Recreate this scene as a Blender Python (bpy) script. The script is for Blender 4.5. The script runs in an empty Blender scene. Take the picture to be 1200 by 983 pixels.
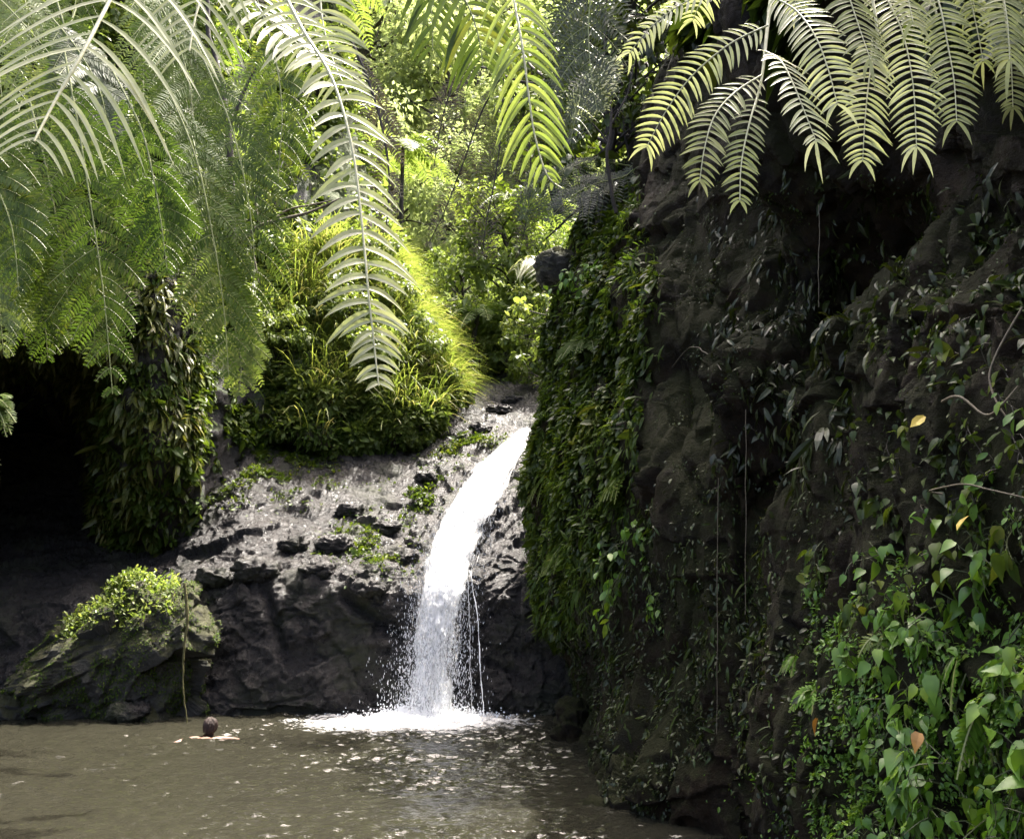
import bpy, math
import numpy as np
from mathutils import Vector

rng = np.random.default_rng(11)
C = bpy.context.scene.collection
sc = bpy.context.scene

# ------------------------------------------------------------------ camera
F, IW, IH, HOR = 1039.0, 1200, 983, 706.0
PITCH = math.atan((HOR - IH / 2) / F)
CP, SP = math.cos(PITCH), math.sin(PITCH)
CAMZ = 1.7
cam = bpy.data.cameras.new("camera")
cam.sensor_fit = 'HORIZONTAL'
cam.sensor_width = 36.0
cam.lens = 36.0 * F / IW
cam.clip_start, cam.clip_end = 0.05, 500
camo = bpy.data.objects.new("camera", cam)
camo.location = (0, 0, CAMZ)
camo.rotation_euler = (math.pi / 2 + PITCH, 0, 0)
C.objects.link(camo)
sc.camera = camo


def P(px, py, Y):
    """Point seen at photo pixel (px, py) standing Y metres ahead of the viewer."""
    px, py, Y = np.broadcast_arrays(np.asarray(px, float), np.asarray(py, float), np.asarray(Y, float))
    r = (px - IW / 2) / F
    u = (IH / 2 - py) / F
    k = Y / (CP - SP * u)
    return np.stack([r * k, Y, CAMZ + (SP + CP * u) * k], -1)


def proj(V):
    x, y, z = V[..., 0], V[..., 1], V[..., 2] - CAMZ
    d = y * CP + z * SP
    d = np.where(np.abs(d) < 1e-3, 1e-3, d)
    u = -y * SP + z * CP
    return IW / 2 + F * x / d, IH / 2 - F * u / d


# ------------------------------------------------------------------ noise
def _h(ix, iy, iz, seed):
    with np.errstate(over='ignore'):
        h = (ix.astype(np.uint32) * np.uint32(374761393) + iy.astype(np.uint32) * np.uint32(668265263)
             + iz.astype(np.uint32) * np.uint32(2246822519) + np.uint32(seed * 7919 + 17) * np.uint32(3266489917))
        h = (h ^ (h >> np.uint32(13))) * np.uint32(1274126177)
        h = (h ^ (h >> np.uint32(16))) * np.uint32(2654435761)
        return h ^ (h >> np.uint32(15))


def perlin(p, seed=0):
    i = np.floor(p).astype(np.int64)
    f = p - i
    w = f * f * f * (f * (f * 6 - 15) + 10)
    out = 0
    for dx in (0, 1):
        for dy in (0, 1):
            for dz in (0, 1):
                h = _h(i[..., 0] + dx, i[..., 1] + dy, i[..., 2] + dz, seed)
                gx = (h & np.uint32(1023)).astype(float) / 511.5 - 1
                gy = ((h >> np.uint32(10)) & np.uint32(1023)).astype(float) / 511.5 - 1
                gz = ((h >> np.uint32(20)) & np.uint32(1023)).astype(float) / 511.5 - 1
                d = gx * (f[..., 0] - dx) + gy * (f[..., 1] - dy) + gz * (f[..., 2] - dz)
                out = out + d * (w[..., 0] if dx else 1 - w[..., 0]) * (w[..., 1] if dy else 1 - w[..., 1]) * (w[..., 2] if dz else 1 - w[..., 2])
    return out


def fbm(p, oct=4, seed=0, gain=.5, ridged=False):
    a, s, o = 1.0, 0.0, 0
    for k in range(oct):
        n = perlin(p, seed + k)
        if ridged:
            n = .5 - np.abs(n) * 1.6
        o = o + a * n
        s += a
        a *= gain
        p = p * 2.03 + 11.3
    return o / s


def facets(p, seed=0, tilt=1.0):
    """Broken-stone relief: a tilted plane per Voronoi cell."""
    i = np.floor(p).astype(np.int64)
    best = np.full(p.shape[:-1], 1e9)
    val = np.zeros(p.shape[:-1])
    for dx in (-1, 0, 1):
        for dy in (-1, 0, 1):
            for dz in (-1, 0, 1):
                c = i + np.array([dx, dy, dz])
                h = _h(c[..., 0], c[..., 1], c[..., 2], seed)
                h2 = _h(c[..., 0], c[..., 1], c[..., 2], seed + 57)
                q = np.stack([(h & np.uint32(1023)) / 1023., ((h >> np.uint32(10)) & np.uint32(1023)) / 1023.,
                              ((h >> np.uint32(20)) & np.uint32(1023)) / 1023.], -1) + c
                g = np.stack([(h2 & np.uint32(1023)) / 511.5 - 1, ((h2 >> np.uint32(10)) & np.uint32(1023)) / 511.5 - 1,
                              ((h2 >> np.uint32(20)) & np.uint32(1023)) / 511.5 - 1], -1)
                d = p - q
                dd = (d * d).sum(-1)
                v = tilt * (g * d).sum(-1) + (h2 % np.uint32(97)) / 97. - .5
                m = dd < best
                best = np.where(m, dd, best)
                val = np.where(m, v, val)
    return val


def cr(ctrl, n, ts=None):
    """Catmull-Rom through control rows (k, ...) to n samples."""
    ctrl = np.asarray(ctrl, float)
    k = len(ctrl)
    t = np.linspace(0, k - 1, n) if ts is None else ts
    i = np.clip(np.floor(t).astype(int), 0, k - 2)
    f = (t - i).reshape((-1,) + (1,) * (ctrl.ndim - 1))
    g = lambda j: ctrl[np.clip(j, 0, k - 1)]
    p0, p1, p2, p3 = g(i - 1), g(i), g(i + 1), g(i + 2)
    return .5 * ((2 * p1) + (p2 - p0) * f + (2 * p0 - 5 * p1 + 4 * p2 - p3) * f ** 2 + (3 * p1 - p0 - 3 * p2 + p3) * f ** 3)


def nrm(v):
    return v / np.maximum(np.linalg.norm(v, axis=-1, keepdims=True), 1e-9)


# ------------------------------------------------------------------ object helpers
def mesh_of(name, V, Q, mat, rnd=None, smooth=False, uv=None):
    V = np.asarray(V, np.float32).reshape(-1, 3)
    Q = np.asarray(Q, np.int32).reshape(-1, 4)
    me = bpy.data.meshes.new(name)
    me.vertices.add(len(V))
    me.vertices.foreach_set('co', V.ravel())
    me.loops.add(len(Q) * 4)
    me.loops.foreach_set('vertex_index', Q.ravel())
    me.polygons.add(len(Q))
    me.polygons.foreach_set('loop_start', np.arange(0, len(Q) * 4, 4, dtype=np.int32))
    me.polygons.foreach_set('loop_total', np.full(len(Q), 4, np.int32))
    me.polygons.foreach_set('use_smooth', np.full(len(Q), bool(smooth)))
    if rnd is not None:
        a = me.attributes.new('rnd', 'FLOAT', 'FACE')
        a.data.foreach_set('value', np.asarray(rnd, np.float32).ravel())
    if uv is not None:
        l = me.uv_layers.new(name='UVMap')
        l.data.foreach_set('uv', np.asarray(uv, np.float32)[Q.ravel()].ravel())
    me.materials.append(mat)
    me.update(calc_edges=True)
    return me


def base_of(o):
    b = np.zeros(3)
    while o is not None:
        b = b + np.array(o.location)
        o = o.parent
    return b


def part(name, V, Q, mat, parent=None, rnd=None, smooth=False, uv=None, label=None):
    V = np.asarray(V, float).reshape(-1, 3)
    if parent is not None:
        V = V - base_of(parent)
    o = bpy.data.objects.new(name, mesh_of(name, V, Q, mat, rnd, smooth, uv))
    C.objects.link(o)
    if parent is not None:
        o.parent = parent
    if label:
        o['label'] = label
    return o


def thing(name, label, cat, loc, group=None):
    o = bpy.data.objects.new(name, None)
    o.empty_display_size = .1
    o.location = [float(q) for q in loc]
    C.objects.link(o)
    o['label'], o['category'] = label, cat
    if group:
        o['group'] = group
    return o


def tag(o, label, cat, group=None):
    o['label'], o['category'] = label, cat
    if group:
        o['group'] = group
    return o


def kind(o, k, label=None):
    o['kind'] = k
    if label:
        o['label'] = label
    return o


def copy_thing(r, loc, rotz=0, scale=1.0, label=None):
    c = r.copy()
    C.objects.link(c)
    c.location = [float(q) for q in loc]
    c.rotation_euler = (0, 0, rotz)
    c.scale = (scale,) * 3
    if label:
        c['label'] = label
    for ch in list(r.children):
        d = ch.copy()
        C.objects.link(d)
        d.parent = c
    return c


def join(*ms):
    """ms: (V, Q, rnd) tuples -> one."""
    Vs, Qs, Rs, o = [], [], [], 0
    for m in ms:
        if m is None or len(m[0]) == 0:
            continue
        Vs.append(m[0]); Qs.append(m[1] + o); Rs.append(m[2]); o += len(m[0])
    return np.concatenate(Vs), np.concatenate(Qs), np.concatenate(Rs)


def tube(pts, rad, ns=7):
    pts = np.asarray(pts, float)
    n = len(pts)
    rad = np.broadcast_to(np.asarray(rad, float), (n,))
    T = nrm(np.gradient(pts, axis=0))
    ref = np.array([0, 0, 1.]) if abs(T[:, 2]).mean() < .8 else np.array([1., 0, 0])
    A = nrm(np.cross(T, ref)); B = np.cross(T, A)
    a = np.linspace(0, 2 * math.pi, ns, endpoint=False)
    V = pts[:, None] + rad[:, None, None] * (np.cos(a)[None, :, None] * A[:, None] + np.sin(a)[None, :, None] * B[:, None])
    i, j = np.meshgrid(np.arange(n - 1), np.arange(ns), indexing='ij')
    Q = np.stack([i * ns + j, i * ns + (j + 1) % ns, (i + 1) * ns + (j + 1) % ns, (i + 1) * ns + j], -1).reshape(-1, 4)
    return V.reshape(-1, 3), Q, np.full(len(Q), rng.random())


def gridq(nv, nu):
    i, j = np.meshgrid(np.arange(nv - 1), np.arange(nu - 1), indexing='ij')
    return np.stack([i * nu + j, i * nu + j + 1, (i + 1) * nu + j + 1, (i + 1) * nu + j], -1).reshape(-1, 4)


# ------------------------------------------------------------------ sheets of terrain
class Sheet:
    def __init__(s, px, py, Y, nv, nu, disp=None, tv=None, tu=None, back=()):
        px, py, Y = (np.asarray(a, float) for a in (px, py, Y))
        f = lambda a: np.swapaxes(cr(np.swapaxes(cr(a, nv, tv), 0, 1), nu, tu), 0, 1)
        s.V = P(f(px), f(py), np.maximum(f(Y), .3))
        s.normals()
        if disp is not None:
            for d in (disp if isinstance(disp, (list, tuple)) else [disp]):
                s.V = s.V + s.N * d(s)[..., None]
                s.normals()
        for o in back:                                      # ground running back from the crest
            s.V = np.concatenate([s.V[:1] + np.array(o) * (1 if o is back[0] else 1), s.V], 0)
        if back:
            s.normals()
        s.finish()

    def normals(s):
        n = nrm(np.cross(np.gradient(s.V, axis=1), np.gradient(s.V, axis=0)))
        v = s.V - np.array([0, 0, CAMZ])
        m = (n * v).sum(-1).mean() > 0
        s.N = -n if m else n

    def finish(s):
        s.px, s.py = proj(s.V)
        s.area = np.linalg.norm(np.cross(s.V[1:, :-1] - s.V[:-1, :-1], s.V[:-1, 1:] - s.V[:-1, :-1]), axis=-1)

    def obj(s, name, mat, label):
        nv, nu = s.V.shape[:2]
        Q = gridq(nv, nu)
        a, b, d = s.V[0, 0], s.V[0, 1], s.V[1, 0]
        if (np.cross(b - a, d - a) * s.N[0, 0]).sum() < 0:
            Q = Q[:, ::-1]
        return kind(part(name, s.V, Q, mat, smooth=True), 'structure', label)

    def at(s, px, py):
        d = (s.px - px) ** 2 + (s.py - py) ** 2
        i = np.unravel_index(np.argmin(d), d.shape)
        return s.V[i].copy(), s.N[i].copy()

    def scatter(s, n, mask):
        w = s.area * np.clip(mask(s.px[:-1, :-1], s.py[:-1, :-1], s), 0, None)
        c = np.cumsum(w.ravel())
        k = np.searchsorted(c, rng.random(n) * c[-1])
        i, j = np.unravel_index(np.clip(k, 0, w.size - 1), w.shape)
        a, b = rng.random((2, n, 1))
        V = s.V
        p = (V[i, j] * (1 - a) * (1 - b) + V[i + 1, j] * a * (1 - b) + V[i, j + 1] * (1 - a) * b + V[i + 1, j + 1] * a * b)
        return p, s.N[i, j]


def box(px, py, x0, y0, x1, y1, soft=20):
    return np.clip((px - x0) / soft, 0, 1) * np.clip((x1 - px) / soft, 0, 1) * np.clip((py - y0) / soft, 0, 1) * np.clip((y1 - py) / soft, 0, 1)


def blob(px, py, cx, cy, rx, ry):
    return np.exp(-((px - cx) / rx) ** 2 - ((py - cy) / ry) ** 2)


# ------------------------------------------------------------------ materials
class M:
    def __init__(s, name):
        s.m = bpy.data.materials.new(name)
        s.m.use_nodes = True
        s.t = s.m.node_tree
        s.t.nodes.clear()
        s.out = s.n('ShaderNodeOutputMaterial')

    def n(s, kind, **kw):
        x = s.t.nodes.new(kind)
        for k, v in kw.items():
            if k.startswith('_'):
                x.inputs[k[1:].replace('_', ' ')].default_value = v
            else:
                setattr(x, k, v)
        return x

    def l(s, a, b):
        s.t.links.new(a, b)

    def noise(s, scale, detail=5, rough=.6, vec=None, dist=0):
        x = s.n('ShaderNodeTexNoise', _Scale=scale, _Detail=detail, _Roughness=rough, _Distortion=dist)
        if vec is not None:
            s.l(vec, x.inputs['Vector'])
        return x.outputs['Fac']

    def ramp(s, fac, *stops):
        x = s.n('ShaderNodeValToRGB')
        e = x.color_ramp.elements
        while len(e) < len(stops):
            e.new(.5)
        for k, (p, c) in zip(e, stops):
            k.position = p
            k.color = (c, c, c, 1) if isinstance(c, (int, float)) else (*c, 1)
        s.l(fac, x.inputs['Fac'])
        return x.outputs['Color']

    def mix(s, fac, a, b):
        x = s.n('ShaderNodeMix', data_type='RGBA')
        for v, q in ((fac, 0), (a, 6), (b, 7)):
            if isinstance(v, (tuple, list)):
                x.inputs[q].default_value = (*v, 1)
            elif isinstance(v, (int, float)):
                x.inputs[q].default_value = v
            else:
                s.l(v, x.inputs[q])
        return x.outputs[2]

    def math(s, op, a, b=0., clamp=False):
        x = s.n('ShaderNodeMath', operation=op, use_clamp=clamp)
        for v, q in ((a, 0), (b, 1)):
            if isinstance(v, (int, float)):
                x.inputs[q].default_value = v
            else:
                s.l(v, x.inputs[q])
        return x.outputs[0]


def leaf_mat(name, a, b, c=None, trans=.35, rough=.42, spec=.5, tint=(1.3, 1.25, .6)):
    m = M(name)
    at = m.n('ShaderNodeAttribute', attribute_name='rnd')
    c = c or b
    col = m.ramp(at.outputs['Fac'], (0, a), (.75, b), (1, c))
    tc = m.n('ShaderNodeTexCoord')
    spots = m.ramp(m.noise(9, 3, vec=tc.outputs['Object']), (.35, .75), (.65, 1.12))
    x = m.n('ShaderNodeMix', data_type='RGBA', blend_type='MULTIPLY')
    x.inputs[0].default_value = 1
    m.l(col, x.inputs[6]); m.l(spots, x.inputs[7])
    col = x.outputs[2]
    p = m.n('ShaderNodeBsdfPrincipled', _Roughness=rough)
    p.inputs['Specular IOR Level'].default_value = spec
    m.l(col, p.inputs['Base Color'])
    y = m.n('ShaderNodeMix', data_type='RGBA', blend_type='MULTIPLY')
    y.inputs[0].default_value = 1
    m.l(col, y.inputs[6])
    y.inputs[7].default_value = (*[q for q in tint], 1)
    t = m.n('ShaderNodeBsdfTranslucent')
    m.l(y.outputs[2], t.inputs['Color'])
    mx = m.n('ShaderNodeMixShader', _Fac=trans)
    m.l(p.outputs[0], mx.inputs[1]); m.l(t.outputs[0], mx.inputs[2])
    m.l(mx.outputs[0], m.out.inputs['Surface'])
    return m.m


def rock_mat(name, dark, mid, light, moss=(.03, .045, .012), moss_amt=.5, moss_up=.5, rough=(.25, .65), bump=.5, scale=1.0, spec=.5):
    m = M(name)
    tc = m.n('ShaderNodeTexCoord')
    v = tc.outputs['Object']
    n1 = m.noise(1.3 * scale, 8, .65, v)
    n2 = m.noise(9 * scale, 8, .7, v)
    n3 = m.noise(.6 * scale, 5, .6, v)
    col = m.mix(m.ramp(n1, (.35, 0.), (.68, 1.)), dark, mid)
    col = m.mix(m.ramp(n2, (.5, 0.), (.75, .7)), col, light)
    geo = m.n('ShaderNodeNewGeometry')
    sep = m.n('ShaderNodeSeparateXYZ')
    m.l(geo.outputs['Normal'], sep.inputs[0])
    up = m.math('MULTIPLY', sep.outputs['Z'], moss_up)
    f = m.math('ADD', up, m.math('ADD', n3, m.math('MULTIPLY', n2, .5)))
    f = m.ramp(f, (1.0 - .45 * moss_amt, 0.), (1.25 - .45 * moss_amt, 1.))
    mc = m.mix(m.ramp(m.noise(24 * scale, 5, .7, v), (.3, 0.), (.7, 1.)), tuple(q * .55 for q in moss), moss)
    col = m.mix(f, col, mc)
    p = m.n('ShaderNodeBsdfPrincipled')
    p.inputs['Specular IOR Level'].default_value = spec
    m.l(col, p.inputs['Base Color'])
    r = m.ramp(n2, (.3, rough[0]), (.7, rough[1]))
    r = m.mix(f, r, (.85, .85, .85))
    m.l(r, p.inputs['Roughness'])
    b = m.n('ShaderNodeBump', _Strength=bump, _Distance=.05)
    h = m.math('ADD', m.noise(14 * scale, 10, .7, v), m.math('MULTIPLY', m.noise(55 * scale, 6, .7, v), .45))
    m.l(h, b.inputs['Height'])
    m.l(b.outputs[0], p.inputs['Normal'])
    m.l(p.outputs[0], m.out.inputs['Surface'])
    return m.m


def plain_mat(name, a, b, rough=.6, scale=20, bump=.3, spec=.4):
    m = M(name)
    tc = m.n('ShaderNodeTexCoord')
    n = m.noise(scale, 6, .65, tc.outputs['Object'])
    p = m.n('ShaderNodeBsdfPrincipled', _Roughness=rough)
    p.inputs['Specular IOR Level'].default_value = spec
    m.l(m.mix(m.ramp(n, (.3, 0.), (.7, 1.)), a, b), p.inputs['Base Color'])
    bm = m.n('ShaderNodeBump', _Strength=bump, _Distance=.01)
    m.l(n, bm.inputs['Height'])
    m.l(bm.outputs[0], p.inputs['Normal'])
    m.l(p.outputs[0], m.out.inputs['Surface'])
    return m.m


ROCK_LEDGE = rock_mat('wet_basalt', (.007, .006, .0054), (.021, .017, .015), (.046, .039, .037), moss=(.030, .036, .010), moss_amt=.62, moss_up=-.08, rough=(.17, .5), bump=1.0, spec=.46, scale=1.6)
ROCK_CLIFF = rock_mat('damp_cliff_rock', (.0036, .0026, .0012), (.024, .0135, .0045), (.038, .0235, .009), moss=(.019, .0205, .003), moss_amt=.8, moss_up=.3, rough=(.4, .85), bump=1.0, spec=.2, scale=1.5)
ROCK_LEFT = rock_mat('shaded_rock', (.009, .0082, .007), (.026, .021, .017), (.045, .038, .03), moss_amt=.35, rough=(.4, .8), bump=.8)
ROCK_MOSSY = rock_mat('mossy_boulder_rock', (.018, .017, .014), (.06, .057, .046), (.13, .125, .105), moss=(.055, .055, .016), moss_amt=.62, moss_up=.5, rough=(.3, .7), bump=1.0, scale=2.4)
SOIL = rock_mat('leafy_soil', (.02, .018, .01), (.05, .042, .022), (.07, .06, .03), moss=(.05, .07, .015), moss_amt=.9, rough=(.7, .9), bump=.6)
BARK = plain_mat('bark', (.022, .017, .013), (.085, .07, .055), .8, 14, .8)
BARK_DARK = plain_mat('dark_bark', (.012, .010, .008), (.04, .033, .026), .85, 14, .8)
ROOT = plain_mat('root', (.035, .036, .010), (.14, .125, .045), .7, 18, .8)
TWIG = plain_mat('twig', (.05, .04, .025), (.14, .115, .07), .7, 40)
STEM_GREEN = plain_mat('green_stem', (.10, .12, .03), (.22, .24, .08), .5, 30)
STEM_PALE = plain_mat('pale_stem', (.30, .30, .16), (.5, .48, .30), .45, 30)
STEM_VINE = plain_mat('vine_stem', (.03, .04, .012), (.08, .09, .03), .6, 30)
STEM_DARK = plain_mat('dark_stem', (.02, .016, .010), (.06, .05, .03), .6, 30)

L_BRIGHT = leaf_mat('sunlit_leaf', (.09, .135, .028), (.17, .215, .05), (.26, .285, .09), trans=.5, spec=.4, tint=(1.4, 1.42, .9))  # base colour raised so these leaves look sunlit
L_FAR = leaf_mat('far_sunlit_leaf', (.19, .235, .09), (.31, .35, .15), (.42, .44, .24), trans=.58, rough=.5, tint=(1.4, 1.45, 1.15))  # leaf colour lightened to imitate sun-blown far foliage
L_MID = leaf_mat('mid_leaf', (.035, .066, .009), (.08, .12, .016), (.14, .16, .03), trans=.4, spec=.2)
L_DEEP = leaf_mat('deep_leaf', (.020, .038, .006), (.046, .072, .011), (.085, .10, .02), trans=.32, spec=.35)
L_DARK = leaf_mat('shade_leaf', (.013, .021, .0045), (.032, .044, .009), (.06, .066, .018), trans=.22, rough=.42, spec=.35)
L_FRESH = leaf_mat('fresh_leaf', (.06, .145, .014), (.13, .245, .028), (.21, .31, .04), trans=.35, rough=.4)
L_GLOSSY = leaf_mat('narrow_glossy_leaf', (.06, .08, .014), (.14, .15, .035), (.26, .24, .08), trans=.3, rough=.38, spec=.4)
L_GRASS = leaf_mat('grass_blade', (.10, .15, .025), (.20, .235, .055), (.36, .32, .14), trans=.5, tint=(1.4, 1.4, .9))
L_FERNSUN = leaf_mat('sunlit_fern', (.24, .27, .12), (.36, .37, .20), (.46, .45, .28), trans=.4, rough=.35, spec=.6, tint=(1.1, 1.15, .7))  # strong sunlight put into the colour: base lightened well past fern green
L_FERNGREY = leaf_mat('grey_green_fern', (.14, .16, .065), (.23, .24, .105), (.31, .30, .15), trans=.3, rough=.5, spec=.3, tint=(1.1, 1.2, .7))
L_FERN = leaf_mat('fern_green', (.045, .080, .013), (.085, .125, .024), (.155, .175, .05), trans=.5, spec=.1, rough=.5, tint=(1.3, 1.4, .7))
L_DEAD = leaf_mat('dry_frond', (.035, .03, .018), (.085, .07, .04), (.13, .11, .06), trans=.2, rough=.7)
L_YELLOW = leaf_mat('yellowed_leaf', (.55, .42, .06), (.6, .45, .08), trans=.2)
L_ORANGE = leaf_mat('orange_leaf', (.5, .22, .05), (.55, .28, .07), trans=.2)

# ------------------------------------------------------------------ leaf shapes: x side, y along, z face
def leaf_shape(wid, nseg=3, fold=.15, droop=.25, shape='lance'):
    t = np.linspace(0, 1, nseg + 1)
    if shape == 'lance':
        w = np.sin(np.pi * np.clip(t * .93 + .07, 0, 1)) ** .8 * wid * .5 + .004
    elif shape == 'heart':
        w = np.interp(t, [0, .12, .3, .55, .8, 1], [.55, .95, 1, .7, .28, .03]) * wid * .5
    elif shape == 'blade':
        w = np.interp(t, [0, .3, 1], [.7, 1, .05]) * wid * .5
    y = t * (1 - .15 * droop * t)
    z = -droop * t ** 2
    V = np.stack([np.stack([-w, y, z + fold * w], -1), np.stack([0 * w, y, z], -1), np.stack([w, y, z + fold * w], -1)], 1)
    i, j = np.meshgrid(np.arange(nseg), np.arange(2), indexing='ij')
    Q = np.stack([i * 3 + j, i * 3 + j + 1, (i + 1) * 3 + j + 1, (i + 1) * 3 + j], -1).reshape(-1, 4)
    return V.reshape(-1, 3), Q


KITE = (np.array([[0, 0, 0], [.28, .45, .07], [0, 1, -.12], [-.28, .45, .07]]), np.array([[0, 1, 2, 3]]))
LANCE = leaf_shape(.22, 3, .2, .35)
OVAL = leaf_shape(.5, 3, .2, .25)
HEART = leaf_shape(.62, 5, .22, .3, 'heart')
BLADE = leaf_shape(.05, 4, .2, .9, 'blade')


def orient(N, down=.8, out=.5, rnd=.4, face=(.6, .6)):
    n = len(N)
    z = np.array([0, 0, 1.])
    D = nrm(-z * down + N * out + rng.normal(0, rnd, (n, 3)))
    A = nrm(N * face[0] + z * face[1] + rng.normal(0, .35, (n, 3)))
    S = nrm(np.cross(D, A))
    A = np.cross(S, D)
    return np.stack([S, D, A], -1)


def inst(tpl, pos, R, scale, rnd=None):
    v, q = tpl
    n = len(pos)
    scale = np.broadcast_to(np.asarray(scale, float), (n,))
    V = np.einsum('nij,kj->nki', R, v) * scale[:, None, None] + pos[:, None]
    Q = q[None] + (np.arange(n) * len(v))[:, None, None]
    r = rng.random(n) if rnd is None else rnd
    return V.reshape(-1, 3), Q.reshape(-1, 4), np.repeat(r, len(q))


def frond(curve, N, npair, length, width, prof, ang=.35, droop=.2, tipcurl=.15, nseg=4, jit=.06, fold=.15, start=.04, sides=(1, -1), lift=0., swing=0.):
    """Leaflets in pairs along a curve. N: face normal(s). prof(t): relative leaflet length."""
    curve = np.asarray(curve, float)
    m = len(curve)
    T = nrm(np.gradient(curve, axis=0))
    N = np.broadcast_to(np.asarray(N, float), curve.shape)
    N = nrm(N - (N * T).sum(-1, keepdims=True) * T)
    S = np.cross(T, N)
    out = []
    u = np.linspace(0, 1, nseg + 1)
    w = np.sin(np.pi * np.clip(u * .9 + .1, 0, 1)) ** .7 * width * .5
    for k in range(npair):
        for sd in sides:
            t = start + (1 - start) * (k + .5 + rng.normal(0, .12)) / npair
            t = min(max(t, 0), .999)
            x = t * (m - 1); i = int(x); f = x - i
            i2 = min(i + 1, m - 1)
            p = curve[i] * (1 - f) + curve[i2] * f
            Tt, Nn, Ss = T[i], N[i], S[i]
            a = ang + rng.normal(0, jit)
            d = nrm(Ss * sd * math.cos(a) + Tt * math.sin(a) + Nn * (lift + rng.normal(0, jit)))
            L = length * prof(t) * (1 + rng.normal(0, jit))
            if L <= 0.002:
                continue
            wn = nrm(np.cross(d, Nn))
            c = p + L * (u[:, None] * d + (u ** 2)[:, None] * (Tt * tipcurl + np.array([0, 0, -droop]) + np.array([swing, 0, 0])))
            ww = (w * (.55 + .45 * prof(t)))[:, None]
            V = np.stack([c - wn * ww + Nn * ww * fold, c, c + wn * ww + Nn * ww * fold], 1).reshape(-1, 3)
            out.append(V)
    V = np.array(out)
    i, j = np.meshgrid(np.arange(nseg), np.arange(2), indexing='ij')
    q = np.stack([i * 3 + j, i * 3 + j + 1, (i + 1) * 3 + j + 1, (i + 1) * 3 + j], -1).reshape(-1, 4)
    n = len(V)
    Q = q[None] + (np.arange(n) * V.shape[1])[:, None, None]
    r = np.clip(rng.random() * .4 + rng.random(n) * .6, 0, 1)
    return V.reshape(-1, 3), Q.reshape(-1, 4), np.repeat(r, len(q))


def prof_frond(t):
    return min(1., .25 + 2.4 * t) * min(1., (1.02 - t) * 2.6) ** .8


def prof_tip(t):
    return min(1., .6 + 3 * t) * min(1., .45 + (1 - t) * 1.9)


# ================================================================== TERRAIN
def rows(pys, cols, fy):
    px = np.array([[c for c in cols] for _ in pys], float)
    py = np.array([[p for _ in cols] for p in pys], float)
    return px, py, np.array([[fy(c, p) for c in cols] for p in pys], float)


# --- rock ledge: vertical face over the pool, then a wet slope running back to the stream
def ledge_Y(px, py):
    L = np.interp(py, [425, 450, 465, 485, 510, 540, 570, 600, 630, 655, 672, 690, 720, 760, 800, 838, 860, 960],
                  [27, 23.5, 22.2, 20.9, 19.7, 18.5, 17.5, 16.7, 15.9, 15.3, 14.95, 14.62, 14.48, 14.4, 14.35, 14.3, 14.2, 13.6])
    R = np.interp(py, [425, 450, 465, 485, 510, 540, 570, 600, 650, 700, 760, 838, 860, 960],
                  [27, 23.5, 22.2, 20.6, 18.9, 17.4, 16.4, 15.6, 14.9, 14.6, 14.45, 14.3, 14.2, 13.6])
    A = np.interp(py, [425, 480, 520, 560, 600, 640, 670, 700, 720, 760, 838, 860, 960],
                  [21, 20.2, 19.8, 19.4, 18.8, 17.4, 16.1, 15.0, 14.8, 14.6, 14.4, 14.3, 13.7])
    w = np.clip((px - 500) / 120, 0, 1)
    y = L * (1 - w) + R * w
    a = np.clip((260 - px) / 110, 0, 1)
    # the bed rises to a steeper wet wall under the grassy bank
    b = math.exp(-((px - 265) / 70) ** 2) * np.clip((640 - py) / 120, 0, 1)
    y = y - b * 1.2
    return y * (1 - a) + A * a


def ledge_disp(s):
    V = s.V
    px, py = proj(V)
    face = np.clip((py - 668) / 40, 0, 1)
    q = V * np.array([1, 1, 1.3])
    d = facets(q / 1.15, 3, .9) * .12 * (1 - .25 * face)
    d += facets(q / .42 + fbm(q * 2.2, 2, 5)[..., None] * .5, 9, 1.0) * .055
    d += facets(q / .17 + fbm(q * 6, 2, 6)[..., None] * .4, 21, 1.) * .036 + fbm(q * 9, 2, 23) * .03
    d += fbm(q * 1.1, 5, 31) * .20
    d -= .035 * np.exp(-(perlin(q * .75 + 4, 66) / .02) ** 2)
    lip = np.exp(-((py - 682) / 22) ** 2) * np.clip((px - 190) / 60, 0, 1)
    d += lip * (.10 + .28 * fbm(V * np.array([1.6, 1.6, .5]), 3, 44))
    # channel worn by the fall
    xc = np.interp(py, [500, 560, 640, 700, 840], [612, 588, 546, 521, 505])
    d -= .16 * np.exp(-((px - xc) / 42) ** 2) * np.clip((py - 470) / 60, 0, 1)
    # slanting crack lines in the face left of the fall
    for (x0, y0, x1, y1, wd) in ((310, 690, 330, 760, 6), (405, 700, 470, 745, 7), (120, 690, 90, 800, 8)):
        t = np.clip(((px - x0) * (x1 - x0) + (py - y0) * (y1 - y0)) / ((x1 - x0) ** 2 + (y1 - y0) ** 2), 0, 1)
        dd = np.hypot(px - x0 - t * (x1 - x0), py - y0 - t * (y1 - y0))
        d -= .22 * np.exp(-(dd / wd) ** 2)
    return d


LEDGE = Sheet(*rows([425, 440, 450, 460, 475, 490, 510, 530, 550, 575, 600, 625, 650, 665, 680, 695, 715, 740, 780, 820, 845, 900, 960],
                    [-300, -180, -80, 0, 60, 120, 180, 230, 280, 330, 400, 470, 520, 560, 600, 640, 690, 760, 840], ledge_Y),
              440, 560, ledge_disp)
LEDGE.obj('rock_ledge', ROCK_LEDGE, 'wet dark basalt ledge the stream slides over into the pool')


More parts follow.
